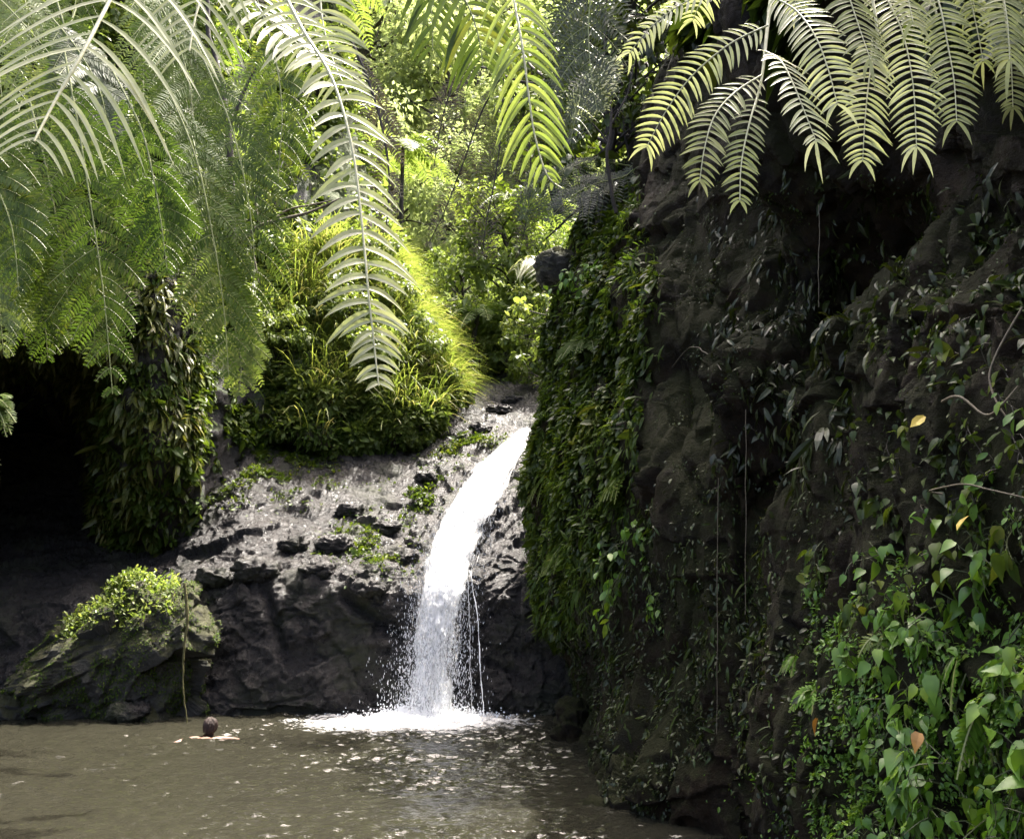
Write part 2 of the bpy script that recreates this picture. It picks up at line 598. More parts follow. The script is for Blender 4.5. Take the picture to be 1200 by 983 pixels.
# --- right cliff
def cliff_net():
    pys = [-60, 0, 60, 120, 180, 240, 340, 440, 520, 600, 690, 770, 850, 930, 1000, 1120, 1320]
    sil = [746, 742, 738, 730, 718, 702, 652, 642, 624, 616, 620, 645, 655, 658, 660, 664, 670]
    px, py, Y = [], [], []
    for p, s in zip(pys, sil):
        low = np.clip((p - 690) / 240, 0, 1)            # towards the water the cliff runs straight along the pool
        top = np.clip((300 - p) / 400, 0, 1)
        c = [(s + 190, 24), (s + 90, 19.5), (s + 22, 15.6), (s, 13.6), (s + 6 + 14 * (1 - low), 12.2), (s + 16 + 40 * (1 - low), 10.4),
             (s + 45 + 65 * (1 - low), 8.8), (s + 110 + 55 * (1 - low), 7.6), (865, 6.75), (940, 6.15), (1010, 5.45), (1090, 4.75), (1180, 4.15),
             (1300, 3.55), (1500, 2.8), (1900, 1.95), (2800, 1.15)]
        # the crest drops towards the far end
        crest = np.interp([y for _, y in c], [4, 6.5, 9, 11.5, 13.6, 24], [-60, -40, 0, 110, 190, 300])
        px.append([a for a, _ in c]); Y.append([y for _, y in c]); py.append([max(p, k + (p + 60) * .15) if p < k + 60 else p for k in crest])
    return np.array(px, float), np.array(py, float), np.array(Y, float)


def cliff_big(s):
    px, py = proj(s.V)
    d = np.zeros(px.shape)
    d -= .95 * blob(px, py, 905, 330, 75, 95)           # dark hollow under the overhang
    d -= .55 * blob(px, py, 985, 260, 60, 70)
    d -= .75 * blob(px, py, 895, 620, 42, 100)          # lower dark slot
    d -= .35 * blob(px, py, 800, 420, 22, 160)
    d += .30 * blob(px, py, 850, 430, 38, 60)           # square-edged block
    # buttress edge slanting from (1005,340) down to (925,690)
    e = np.interp(py, [250, 350, 450, 560, 690, 850, 983], [1040, 1000, 972, 955, 925, 905, 900])
    d += np.clip((px - e) / 26, -.2, 1) * .42 * np.clip((py - 260) / 120, 0, 1)
    d += .35 * np.clip((120 - py) / 200, 0, 1)          # overhanging top
    d += .22 * blob(px, py, 760, 930, 60, 60) + .2 * blob(px, py, 1060, 900, 140, 130)
    d -= .30 * blob(px, py, 665, 800, 22, 60)
    return d


def cliff_fine(s):
    V = s.V
    q = V * np.array([1, 1, .62])
    near = np.clip((9.5 - V[..., 1]) / 4, .45, 1)
    d = facets(q / 1.0 + fbm(q * .9, 2, 9)[..., None] * .8, 5, .8) * .13 + facets(q / .36 + fbm(q * 2.5, 2, 8)[..., None] * .6, 15, .9) * .05
    d += fbm(q * 1.2, 6, 61) * .30
    d += facets(q / .15, 27, 1.) * .022 * near
    d += fbm(V * 7, 3, 71) * .03
    d -= .11 * np.exp(-(perlin(q * np.array([.8, .8, .55]) + 2, 67) / .03) ** 2) + .05 * np.exp(-(perlin(q * 1.9 + 7, 68) / .035) ** 2)
    d += facets(q * np.array([1.1, 1.1, 2.2]), 33, .9) * .05
    return d


_cp = cliff_net()
CLIFF = Sheet(*_cp, 460, 620, [cliff_big, cliff_fine], back=[(1.5, .8, .5), (4, 2, 1.2), (14, 7, 2.5)])
CLIFF.obj('cliff', ROCK_CLIFF, 'dark damp overhanging cliff along the right bank of the pool')


# --- left cliff with its leafy brow and the cave below
def left_net():
    pys = [-420, -200, -60, 60, 160, 260, 330, 390, 440, 500, 560, 610, 650, 690, 740]
    cols = [-700, -420, -220, -90, -20, 30, 70, 105, 135, 165, 200, 228, 240, 300, 380]
    #        px      -700  -420  -220  -90   -20   30    70    105   135   165   200   228   240   300   380
    Ys = {
        -420: [9.0, 11.5, 14, 16, 17, 17.5, 17.8, 18, 18.2, 18.5, 18.8, 19.4, 20.2, 24, 28],
        -200: [8.6, 11.0, 13.4, 15, 16, 16.3, 16.5, 16.8, 17, 17.2, 17.6, 18.2, 19, 22.5, 26],
        -60: [8.4, 10.6, 12.9, 14.3, 15.2, 15.5, 15.7, 15.9, 16.1, 16.4, 16.8, 17.4, 18.2, 21.5, 25],
        60: [8.2, 10.3, 12.5, 13.8, 14.6, 14.9, 15.1, 15.3, 15.5, 15.8, 16.2, 16.8, 17.6, 21, 24],
        160: [8.0, 10.1, 12.2, 13.4, 14.1, 14.4, 14.6, 14.8, 15.0, 15.3, 15.7, 16.3, 17.1, 20.5, 23],
        260: [7.9, 10.0, 12.0, 13.1, 13.7, 14.0, 14.2, 14.4, 14.6, 14.9, 15.3, 15.9, 16.8, 19.8, 22],
        330: [7.9, 9.9, 11.8, 12.9, 13.6, 13.9, 14.1, 14.2, 14.4, 14.7, 15.1, 15.7, 16.6, 19.2, 21],
        390: [7.9, 9.9, 11.8, 12.9, 13.6, 13.9, 14.1, 14.2, 14.3, 14.6, 15.0, 15.6, 16.5, 18.8, 20.5],
        440: [7.9, 10.0, 12.2, 14.2, 17.2, 18.6, 18.2, 16.6, 14.9, 14.8, 15.1, 15.7, 16.5, 18.5, 20.2],
        500: [8.0, 10.2, 12.8, 15.8, 19.0, 20.2, 19.8, 18.2, 15.7, 15.1, 15.3, 15.9, 16.6, 18.3, 20],
        560: [8.1, 10.4, 13.2, 16.8, 19.8, 20.6, 20.2, 18.8, 16.6, 15.7, 15.7, 16.2, 16.8, 18.2, 19.8],
        610: [8.2, 10.6, 13.4, 16.8, 19.4, 20.0, 19.6, 18.6, 17.2, 16.4, 16.3, 16.6, 17, 18.2, 19.6],
        650: [8.3, 10.8, 13.4, 16.2, 18.2, 18.6, 18.4, 17.8, 17.2, 17.0, 17.0, 17.0, 17.2, 18.2, 19.5],
        690: [8.4, 11.0, 13.4, 15.6, 16.8, 17.2, 17.3, 17.4, 17.4, 17.4, 17.4, 17.4, 17.4, 18.2, 19.4],
        740: [8.5, 11.2, 13.4, 15.6, 17, 17.6, 17.8, 18, 18, 18, 18, 18, 18, 18.6, 19.4],
    }
    px = np.array([cols for _ in pys], float)
    py = np.array([[p] * len(cols) for p in pys], float)
    return px, py, np.array([Ys[p] for p in pys], float)


def left_disp(s):
    q = s.V * np.array([1, 1, .8])
    return facets(q / 1.3, 4, .8) * .22 + fbm(q * .9, 5, 81) * .4 + facets(q / .4, 14, .9) * .08 + fbm(q * 6, 3, 7) * .03


LEFT = Sheet(*left_net(), 330, 330, left_disp)
LEFT.obj('cliff_overhang', ROCK_LEFT, 'shaded rock overhang with a dark hollow under it left of the fall')


# --- grassy bank between the left cliff and the stream
def bank_net():
    pys = [-320, -160, -20, 100, 200, 290, 360, 420, 470, 505, 530, 550]
    redge = [330, 350, 372, 395, 415, 440, 468, 500, 528, 500, 440, 430]
    ledge = [120, 140, 160, 175, 185, 195, 200, 205, 215, 225, 240, 250]
    Yc = [34, 30, 26.5, 24, 22.3, 21, 20.2, 19.6, 19.2, 18.8, 18.55, 18.6]
    px, py, Y = [], [], []
    for p, r, l, y in zip(pys, redge, ledge, Yc):
        u = np.array([-.15, 0, .15, .35, .55, .75, .9, 1.0, 1.04, 1.02])
        x = l + (r - l) * u
        dy = np.array([.2, .0, -.5, -.7, -.5, -.1, .35, 1.0, 2.2, 4.5])
        bot = np.interp(x, [150, 230, 300, 380, 430, 480, 530], [470, 478, 490, 512, 530, 505, 465])
        px.append(x); py.append(np.minimum(p, bot + (p - 500) * .12)); Y.append(y + dy * (1.0 if p < 480 else .6))
    return np.array(px), np.array(py, float), np.array(Y)


def bank_disp(s):
    q = s.V
    return fbm(q * .75, 4, 91) * 1.1 + fbm(q * 2.2, 3, 95) * .3


BANK = Sheet(*bank_net(), 220, 160, bank_disp)
BANK.obj('bank', SOIL, 'steep earth bank under the sunlit grass beside the stream')

# --- the gorge side far behind
HILL = Sheet(*rows([520, 480, 440, 380, 300, 200, 80, -80, -130], [-1100, -700, -350, 0, 250, 420, 520, 620, 760, 1000, 1400, 1900],
                   lambda c, p: (np.interp(p, [-560, -300, -80, 80, 200, 300, 380, 440, 480, 520], [150, 122, 92, 68, 52.5, 42, 35, 29.5, 26, 24]) - 2.2 * abs(c - 540) / 300 + (3 if c == 520 else 0)) * (1 - .12 * min(1, abs(c - 540) / 900))),
             130, 160, lambda s: fbm(s.V * .25, 4, 3) * 2.2)
HILL.obj('hillside', SOIL, 'steep wooded gorge side rising behind the fall')

# --- pool
def pool():
    ys = np.concatenate([np.linspace(-6, 6, 30, endpoint=False), np.linspace(6, 15.6, 420), np.linspace(15.8, 24, 12)])
    xs = np.concatenate([np.linspace(-26, -9.5, 20, endpoint=False), np.linspace(-9.5, 3.5, 520), np.linspace(3.8, 9, 8)])
    X, Y = np.meshgrid(xs, ys)
    p = np.stack([X * 1.5, Y * 2.6, np.zeros_like(X)], -1)
    fall = P(500, 838, 14.1)
    r = np.hypot(X - fall[0], (Y - fall[1]) * 1.1)
    amp = .6 + 1.1 * np.exp(-r / 3.2)
    z = fbm(p, 4, 13, .55) * .06 * amp + fbm(p * 2.6, 3, 19, .65) * .095 * amp * np.clip(.75 + 1.6 * fbm(p * .35, 2, 77), .25, 1.5)
    z += (.5 - np.abs(fbm(p * 4.2 + 3, 3, 57, .55)) * 2.2) * .023 * np.clip(.85 + 1.4 * fbm(p * .3, 2, 78), .4, 1.5) * (.95 + .4 * np.exp(-r / 4))
    z += .022 * np.sin(r * 8.5 + fbm(p * .8, 2, 4) * 9) * np.exp(-r / 3.2)
    z += np.exp(-(r / .75) ** 2) * (.07 + .26 * fbm(p * 3.0, 4, 40))
    hx = P(244, 866, 11.8)
    rs = np.hypot((X - hx[0]) * .75, Y - hx[1])
    z += .02 * np.sin(rs * 13) * np.exp(-rs / .7)
    V = np.stack([X, Y, z], -1)
    m = M('murky_pool_water')
    tc = m.n('ShaderNodeTexCoord')
    mp = m.n('ShaderNodeMapping')
    mp.inputs['Scale'].default_value = (1, 2.0, 1)
    m.l(tc.outputs['Object'], mp.inputs['Vector'])
    pr = m.n('ShaderNodeBsdfPrincipled', _Roughness=.03)
    pr.inputs['IOR'].default_value = 1.33
    # aerated water where the fall lands
    mf = m.n('ShaderNodeMapping')
    mf.inputs['Location'].default_value = (-(float(fall[0]) - .2) * .75, -(float(fall[1]) - .45), 0)
    mf.inputs['Scale'].default_value = (.75, 1.0, 1)
    m.l(tc.outputs['Object'], mf.inputs['Vector'])
    d = m.n('ShaderNodeVectorMath', operation='LENGTH')
    m.l(mf.outputs['Vector'], d.inputs[0])
    nz = m.noise(4.5, 8, .75, mp.outputs['Vector'], .8)
    f = m.math('ADD', m.math('MULTIPLY', d.outputs['Value'], -.58), m.math('MULTIPLY', nz, 1.7))
    f = m.ramp(f, (.10, 0.), (.34, .55), (.75, 1.))
    n2 = m.noise(.5, 3, .6, tc.outputs['Object'])
    col = m.mix(n2, (.0145, .0140, .0095), (.0225, .0215, .0150))
    m.l(m.mix(f, col, (.75, .75, .73)), pr.inputs['Base Color'])
    m.l(m.mix(f, (.03, .03, .03), (.6, .6, .6)), pr.inputs['Roughness'])
    b = m.n('ShaderNodeBump', _Strength=.45, _Distance=.05)
    m.l(m.math('ADD', m.noise(4, 4, .6, mp.outputs['Vector']), m.math('MULTIPLY', m.noise(13, 2, .5, mp.outputs['Vector']), .3)), b.inputs['Height'])
    m.l(b.outputs[0], pr.inputs['Normal'])
    m.l(pr.outputs[0], m.out.inputs['Surface'])
    kind(part('pool_water', V, gridq(*X.shape), m.m, smooth=True), 'structure', 'murky olive brown pool below the waterfall')
    v = np.array([[-40, -12, -1.6], [30, -12, -1.6], [30, 70, -1.6], [-40, 70, -1.6]], float)
    kind(part('ground', v, [[0, 1, 2, 3]], SOIL), 'structure', 'stream bed under the pool and the gorge')
    return fall


FALL = pool()


# ================================================================== WATERFALL
def water_mat(name, dens, sx, sy):
    m = M(name)
    uv = m.n('ShaderNodeUVMap')
    sep = m.n('ShaderNodeSeparateXYZ')
    m.l(uv.outputs[0], sep.inputs[0])
    mp = m.n('ShaderNodeMapping')
    mp.inputs['Scale'].default_value = (sx, sy, 1)
    m.l(uv.outputs[0], mp.inputs['Vector'])
    n1 = m.noise(1, 6, .62, mp.outputs['Vector'], .6)
    edge = m.math('MULTIPLY', m.math('ABSOLUTE', m.math('SUBTRACT', sep.outputs['X'], .5)), 2.)
    edge = m.math('POWER', edge, 1.9)
    # v runs 0 at the lip to 1 at the pool: the sheet breaks up as it drops
    brk = m.math('MULTIPLY', m.math('POWER', sep.outputs['Y'], 1.8), .26)
    f = m.math('SUBTRACT', m.math('ADD', n1, dens), m.math('ADD', m.math('MULTIPLY', edge, .70), brk))
    mq = m.n('ShaderNodeMapping')
    mq.inputs['Scale'].default_value = (3.2, 7.5, 1)
    m.l(uv.outputs[0], mq.inputs['Vector'])
    f = m.math('ADD', f, m.math('MULTIPLY', m.math('SUBTRACT', m.noise(1, 5, .65, mq.outputs['Vector'], .8), .5), .62))
    a = m.ramp(f, (.37, 0.), (.60, 1.))
    p = m.n('ShaderNodeBsdfPrincipled', _Roughness=.35)
    p.inputs['Base Color'].default_value = (.86, .87, .88, 1)
    t = m.n('ShaderNodeBsdfTranslucent')
    t.inputs['Color'].default_value = (.86, .87, .88, 1)
    mx = m.n('ShaderNodeMixShader', _Fac=.45)
    m.l(p.outputs[0], mx.inputs[1]); m.l(t.outputs[0], mx.inputs[2])
    tr = m.n('ShaderNodeBsdfTransparent')
    m2 = m.n('ShaderNodeMixShader')
    m.l(a, m2.inputs[0]); m.l(tr.outputs[0], m2.inputs[1]); m.l(mx.outputs[0], m2.inputs[2])
    m.l(m2.outputs[0], m.out.inputs['Surface'])
    return m.m


W_SHEET = water_mat('white_water', .37, 9, 7)
W_VEIL = water_mat('water_veil', .22, 19, 11)
W_DROP = plain_mat('spray', (.82, .83, .85), (.9, .9, .9), .3, 5, 0)


def fall_path(n):
    c = np.array([(620, 502, 24), (604, 520, 36), (578, 550, 52), (561, 580, 60), (545, 612, 65), (529, 650, 68), (518, 695, 67), (511, 745, 68), (505, 795, 72), (501, 846, 80)], float)
    Yr = np.array([float(ledge_Y(a, b)) for a, b, _ in c]) - np.array([.02, .08, .14, .2, .25, .3, .34, .38, .42, .46])
    return cr(c, n), cr(Yr, n)


def fall_sheet(off, wmul, seed, amp, nu=70, nv=360, v0=0.):
    c, Y = fall_path(nv)
    u = np.linspace(-.5, .5, nu)
    px = c[:, 0:1] + u * c[:, 2:3] * wmul
    Yg = Y[:, None] - off + .5 * (u[None] * 2) ** 2 * .5
    V = P(px, c[:, 1:2] + 0 * px, Yg)
    vv = np.linspace(0, 1, nv)
    q = np.stack([px / 9., np.broadcast_to(vv[:, None] * 16, px.shape), np.full(px.shape, seed)], -1)
    V[..., 1] -= fbm(q, 4, seed, .6) * amp * (.4 + .9 * vv[:, None])
    UV = np.stack([np.broadcast_to(u + .5, px.shape), np.broadcast_to(vv[:, None], px.shape)], -1).reshape(-1, 2)
    return V.reshape(-1, 3), gridq(nv, nu), UV


wf = thing('waterfall', 'white waterfall sliding over the rock ledge and dropping into the brown pool', 'waterfall', FALL)
for nm, off, wm, sd, am, mt in (('cascade', .0, 1.1, 3, .26, W_SHEET), ('water_veil', .10, 1.32, 8, .32, W_VEIL), ('water_veil', .18, 1.1, 15, .36, W_VEIL)):
    V, Q, UV = fall_sheet(off, wm, sd, am)
    part(nm, V, Q, mt, wf, smooth=True, uv=UV)


def drops():
    oct_v = np.array([[0, 0, 1], [1, 0, 0], [0, 1, 0], [-1, 0, 0], [0, -1, 0], [0, 0, -1]], float)
    oct_q = np.array([[0, 1, 5, 4], [0, 3, 5, 2]])          # two crossed slivers of a droplet
    n = 14000
    c, Y = fall_path(400)
    k = np.clip((rng.random(n) ** .55 * 400).astype(int), 0, 399)
    v = k / 399.
    u = rng.normal(0, .27, n) * (.75 + .5 * v)
    px = c[k, 0] + u * c[k, 2]
    pos = P(px, c[k, 1] + rng.normal(0, 3, n), Y[k] - .1 - .35 * rng.random(n))
    s = rng.uniform(.0015, .005, n) * (.7 + .5 * v)
    st = rng.uniform(1.5, 7, n)
    R = np.zeros((n, 3, 3)); R[:, 0, 0] = 1; R[:, 1, 1] = 1; R[:, 2, 2] = st
    a = inst((oct_v, oct_q), pos, R, s)
    # splash ring
    n2 = 2600
    an = rng.uniform(0, 2 * math.pi, n2); rr = np.abs(rng.normal(0, .42, n2))
    pos = FALL + np.stack([np.cos(an) * rr * 1.3, np.sin(an) * rr * .8 - .15, np.abs(rng.normal(0, .13, n2)) * np.exp(-rr)], -1)
    R = np.broadcast_to(np.eye(3), (n2, 3, 3))
    b = inst((oct_v, oct_q), pos, R, rng.uniform(.006, .018, n2))
    return join(a, b)


V, Q, r = drops()
kind(part('spray', V, Q, W_DROP, wf), 'stuff')
# thin side trickles right of the main fall
tr = []
for x0, x1, w in ((550, 566, 1.0), (546, 557, .6)):
    n = 60
    t = np.linspace(0, 1, n)
    px = x0 + (x1 - x0) * t ** .6 + np.cumsum(rng.normal(0, .3, n))
    py = 668 + t * 172
    pts = P(px, py, 14.35 - .45 * t ** .5)
    keep = .012 * w * np.clip(fbm(np.stack([t * 6, t * 0 + x0, t * 0], -1), 3, 5) + .5, .25, .9)
    tr.append(tube(pts, keep, 5))
V, Q, r = join(*tr)
part('side_trickle', V, Q, W_DROP, wf)


# ================================================================== ROCKS
def rock_mesh(c, r, seed, nu=70, nv=46, sharp=.25, sq=2.6):
    th = np.linspace(0, 2 * math.pi, nu)
    ph = np.linspace(0.02, math.pi - .02, nv)
    T, Ph = np.meshgrid(th, ph)
    d = np.stack([np.sin(Ph) * np.cos(T), np.sin(Ph) * np.sin(T), np.cos(Ph)], -1)
    k = (np.abs(d) ** sq).sum(-1) ** (-1 / sq)
    m = np.mean(r)
    V = d * k[..., None] * np.asarray(r) + np.asarray(c)
    g = facets(V / (m * .6), seed, .9) * m * sharp + fbm(V / m * 1.6, 5, seed) * m * .35 + facets(V / (m * .22), seed + 5, .9) * m * .07 + fbm(V * 7, 4, seed) * .045 + fbm(V * 20, 3, seed + 3) * .022
    V = V + d * g[..., None]
    V[:, -1] = V[:, 0]
    return V.reshape(-1, 3), gridq(nv, nu), None


mb = P(128, 800, 14.2)
V, Q, _ = rock_mesh(mb + np.array([0, .35, .3]), (1.45, 1.0, 1.28), 12, 420, 300, .17, 2.8)
# its crest falls away to the left
V[:, 2] -= np.clip((mb[0] + .35 - V[:, 0]) / 1.6, 0, 1.4) * np.clip(V[:, 2] / 1.5, 0, 1.3) * .75
tag(part('boulder', V, Q, ROCK_MOSSY, smooth=True), 'big moss-covered boulder at the pool edge with a leafy cushion on top', 'boulder')
BOULDER_V = V

for (px, py, Y, r, lab, mt) in (
        (655, 318, 13.4, (.36, .4, .30), 'small bare grey boulder jutting from the cliff top beside the fern', ROCK_MOSSY),
        (695, 268, 13.2, (.22, .3, .62), 'tall brown standing stone on the cliff top above the grey boulder', ROCK_LEFT),
        (700, 953, 8.2, (.16, .2, .14), 'wet rock at the waterline where the cliff foot meets the pool', ROCK_CLIFF),
        (14, 832, 14.0, (.3, .3, .22), 'pale wet rock at the left end of the pool edge', ROCK_MOSSY),
        (150, 834, 13.6, (.28, .25, .13), 'flat dark rock in the water under the mossy boulder', ROCK_LEDGE),
        (670, 850, 11.9, (.22, .3, .34), 'dark rock tucked into the corner of pool and cliff', ROCK_CLIFF),
        (505, 478, 21.0, (.34, .3, .16), 'low rock at the head of the slide beside the grass', ROCK_LEDGE)):
    V, Q, _ = rock_mesh(P(px, py, Y), r, int(px), 60, 40)
    tag(part('rock', V, Q, mt, smooth=True), lab, 'rock')
V0 = None
for i, (px, py, s) in enumerate(((395, 640, .26), (300, 668, .28), (430, 690, .2), (250, 676, .22), (345, 640, .2), (455, 620, .2), (470, 655, .22), (410, 598, .2), (500, 560, .2), (372, 668, .22), (540, 470, .26), (585, 480, .22), (560, 505, .22), (600, 470, .2))):
    p, n = LEDGE.at(px, py)
    V, Q, _ = rock_mesh(p, (s * 1.3, s, s * .7), 100 + i, 44, 30)
    tag(part('rock', V, Q, ROCK_LEDGE, smooth=True), 'small wet dark stone lying on the rock ledge', 'rock', 'stones on the wet ledge')

# ================================================================== SWIMMER
SKIN = plain_mat('skin', (.19, .11, .08), (.24, .15, .11), .45, 12, .05)
HAIR = plain_mat('hair', (.010, .006, .005), (.04, .021, .015), .55, 90, 1., .3)


def swimmer():
    b = P(244, 866, 11.85)
    b[2] = .05
    root = thing('person', 'swimmer with dark reddish hair seen from behind, shoulders just under the brown water', 'person', b)
    import bmesh
    joints = {  # x right, y away from the viewer, z up; breast-stroke, heading away
        'pelvis': (-.10, -.62, -.42, .15), 'waist': (-.06, -.42, -.32, .13), 'chest': (-.02, -.16, -.19, .15), 'neck0': (0, .0, -.06, .085), 'neck': (0, .05, .00, .062),
        'skull0': (.0, .07, .075, .078), 'skull': (.0, .085, .135, .092), 'skullt': (0, .08, .185, .07), 'jaw': (0, .145, .055, .05), 'nose': (0, .19, .10, .018),
        'shl': (-.17, -.03, -.055, .064), 'ell': (-.36, -.16, -.07, .045), 'wrl': (-.50, -.36, -.125, .032), 'hal': (-.53, -.45, -.16, .03),
        'shr': (.17, -.03, -.06, .064), 'elr': (.38, .12, -.085, .045), 'wrr': (.56, .28, -.17, .032), 'har': (.62, .35, -.20, .03),
        'hipl': (-.18, -.70, -.46, .10), 'knl': (-.32, -1.05, -.56, .065), 'anl': (-.28, -1.42, -.50, .042), 'fol': (-.34, -1.55, -.48, .035),
        'hipr': (.0, -.70, -.46, .10), 'knr': (.12, -1.06, -.56, .065), 'anr': (.04, -1.43, -.50, .042), 'for_': (.10, -1.56, -.48, .035)}
    edges = [('pelvis', 'waist'), ('waist', 'chest'), ('chest', 'neck0'), ('neck0', 'neck'), ('neck', 'skull0'), ('skull0', 'skull'), ('skull', 'skullt'), ('skull0', 'jaw'), ('skull', 'nose'),
             ('chest', 'shl'), ('shl', 'ell'), ('ell', 'wrl'), ('wrl', 'hal'), ('chest', 'shr'), ('shr', 'elr'), ('elr', 'wrr'), ('wrr', 'har'),
             ('pelvis', 'hipl'), ('hipl', 'knl'), ('knl', 'anl'), ('anl', 'fol'), ('pelvis', 'hipr'), ('hipr', 'knr'), ('knr', 'anr'), ('anr', 'for_')]
    for sd, h in (('l', -1), ('r', 1)):
        hx, hy, hz, _ = joints['ha' + sd]
        for k, (dx, dy, ln) in enumerate(((.06, -.035, .8), (.075, -.01, .95), (.078, .012, 1.), (.07, .034, .92))):
            joints['f%s%da' % (sd, k)] = (hx + h * dx * .55, hy + .05 * ln + dy, hz, .010)
            joints['f%s%db' % (sd, k)] = (hx + h * dx, hy + .085 * ln + dy * 1.3, hz - .02, .008)
            edges += [('ha' + sd, 'f%s%da' % (sd, k)), ('f%s%da' % (sd, k), 'f%s%db' % (sd, k))]
        joints['t%sa' % sd] = (hx - h * .01, hy + .05, hz - .01, .011)
        edges += [('ha' + sd, 't%sa' % sd)]
    ks = list(joints)
    me = bpy.data.meshes.new('body')
    me.from_pydata([joints[k][:3] for k in ks], [(ks.index(a), ks.index(c)) for a, c in edges], [])
    o = bpy.data.objects.new('body', me)
    C.objects.link(o)
    o.parent = root
    md = o.modifiers.new('skin', 'SKIN')
    for k, v in zip(ks, me.skin_vertices[0].data):
        v.radius = (joints[k][3],) * 2
        v.use_root = k == 'pelvis'
    md.use_smooth_shade = True
    root.scale = (.82, .82, .82)
    sb = o.modifiers.new('subdiv', 'SUBSURF')
    sb.levels = sb.render_levels = 2
    me.materials.append(SKIN)
    # hair: cap over the skull, gathered at the nape
    th = np.linspace(0, 2 * math.pi, 72); ph = np.linspace(.02, 2.15, 40)
    T, Ph = np.meshgrid(th, ph)
    d = np.stack([np.sin(Ph) * np.cos(T), np.sin(Ph) * np.sin(T), np.cos(Ph)], -1)
    V = d * np.array([.094, .104, .110]) + np.array([0, .068, .135])
    V[..., 2] -= np.clip(-d[..., 1], 0, 1) * np.clip(-d[..., 2] + .35, 0, 1) * .07
    V += d * (fbm(np.stack([np.cos(T) * 7, np.sin(T) * 7, Ph * 1.2], -1), 3, 2) * .05)[..., None]
    V[:, -1] = V[:, 0]
    h = part('hair', V + b, gridq(40, 72), HAIR, root, smooth=True)
    mod = h.modifiers.new('thick', 'SOLIDIFY'); mod.thickness = .012


swimmer()

# ================================================================== GROUND COVER (nobody could count it)
def cover(name, label, sheet, n, mask, tpl, size, mat, down=.8, out=.5, rnd=.4, face=(.6, .6), lift=.02, clump=None, seed=0, thr=.06):
    def mk(px, py, s):
        m = mask(px, py)
        if clump:
            m = m * np.clip((fbm(s.V[:-1, :-1] / clump, 3, seed) + thr) * 5, 0, 1)
        return m
    p, N = sheet.scatter(n, mk)
    R = orient(N, down, out, rnd, face)
    V, Q, r = inst(tpl, p + N * (lift + .08 * rng.random((n, 1)) * size), R, size * np.exp(rng.normal(0, .32, n)), np.clip(rng.random(n) * .75 + fbm(p / .8, 2, 5) * .7 + .1, 0, 1))
    return (V, Q, r), name, label, mat


def emit(c):
    m, name, label, mat = c
    return kind(part(name, m[0], m[1], mat, rnd=m[2]), 'stuff', label)


# hillside far behind: one mass of forest
def hill_mask(px, py):
    return 1.0 * (px > -500) * (px < 1500) * (py > -420)


p, N = HILL.scatter(2300, lambda a, b, s: hill_mask(a, b))
ms = []
for k in range(len(p)):
    far = max(1., p[k, 1] / 30.)
    R_ = rng.uniform(.6, 1.7) * far
    n = int(95 * R_ / far)
    d = nrm(rng.normal(0, 1, (n, 3)))
    d[:, 2] = np.abs(d[:, 2]) * .9 - .15
    q = p[k] + N[k] * rng.uniform(.2, 1.6) + d * R_ * rng.uniform(.6, 1.05, (n, 1)) * np.array([1, 1, .85])
    R = orient(d, .5, .8, .5)
    ms.append(inst(KITE, q, R, rng.uniform(.16, .42, n) * (1.3 if k % 5 == 0 else 1) * far ** .85, np.clip(rng.random() * .55 + rng.random(n) * .45, 0, 1)))
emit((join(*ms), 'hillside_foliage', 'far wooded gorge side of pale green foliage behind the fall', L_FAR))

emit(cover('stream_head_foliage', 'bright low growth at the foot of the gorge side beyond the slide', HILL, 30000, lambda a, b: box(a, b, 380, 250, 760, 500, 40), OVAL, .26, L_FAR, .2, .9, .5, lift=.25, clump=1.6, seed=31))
# bank: leafy cover and grass
emit(cover('ground_cover', 'low leafy weeds on the bank above the wet rock', BANK, 36000, lambda a, b: box(a, b, 120, 230, 560, 570, 30) * (.25 + .75 * np.clip((b - 420) / 60, 0, 1)), OVAL, .12, L_BRIGHT, .3, .8, .5, lift=.12, clump=.8))


def grass_blades(n, mask, lo, hi, seed, sheet=None, bend=1.0, wid=1.0):
    p, N = (sheet or BANK).scatter(n, mask)
    t = np.linspace(0, 1, 6)
    L = rng.uniform(lo, hi, n)
    az = nrm(N[:, :2] + rng.normal(0, .55, (n, 2)))
    b = rng.uniform(.35, 1.0, n) * bend
    x = L[:, None] * t * (.25 + .55 * b[:, None] * t)
    z = L[:, None] * (t * (1.0) - .85 * b[:, None] * t ** 2.2)
    c = p[:, None] + np.concatenate([az[:, None] * x[..., None], z[..., None]], -1)
    s = np.stack([-az[:, 1], az[:, 0], 0 * az[:, 0]], -1)
    w = (np.array([.7, 1, .95, .75, .45, .06]) * .009 * wid)[None, :, None] * rng.uniform(.7, 1.5, (n, 1, 1))
    V = np.stack([c - s[:, None] * w, c + s[:, None] * w], 2).reshape(-1, 3)
    i = np.arange(5)
    q = np.stack([i * 2, i * 2 + 1, i * 2 + 3, i * 2 + 2], -1)
    Q = (q[None] + (np.arange(n) * 12)[:, None, None]).reshape(-1, 4)
    return V, Q, np.repeat(np.clip(rng.random(n), 0, 1), 5)


def gmask(a, b, s):
    return (box(a, b, 225, 280, 560, 560, 35) * np.clip((fbm(s.V[:-1, :-1] / .9, 3, 3) + .25) * 3, .1, 1)
            * np.clip((a - np.interp(b, [200, 420, 520], [240, 340, 330])) / 80, .08, 1) * np.clip((515 - b) / 60, .12, 1))


emit((join(grass_blades(9000, gmask, .2, .6, 1), grass_blades(5000, gmask, .6, 1.6, 1, bend=1.25, wid=1.3)), 'grass', 'sunlit yellow green grass covering the bank beside the stream', L_GRASS))

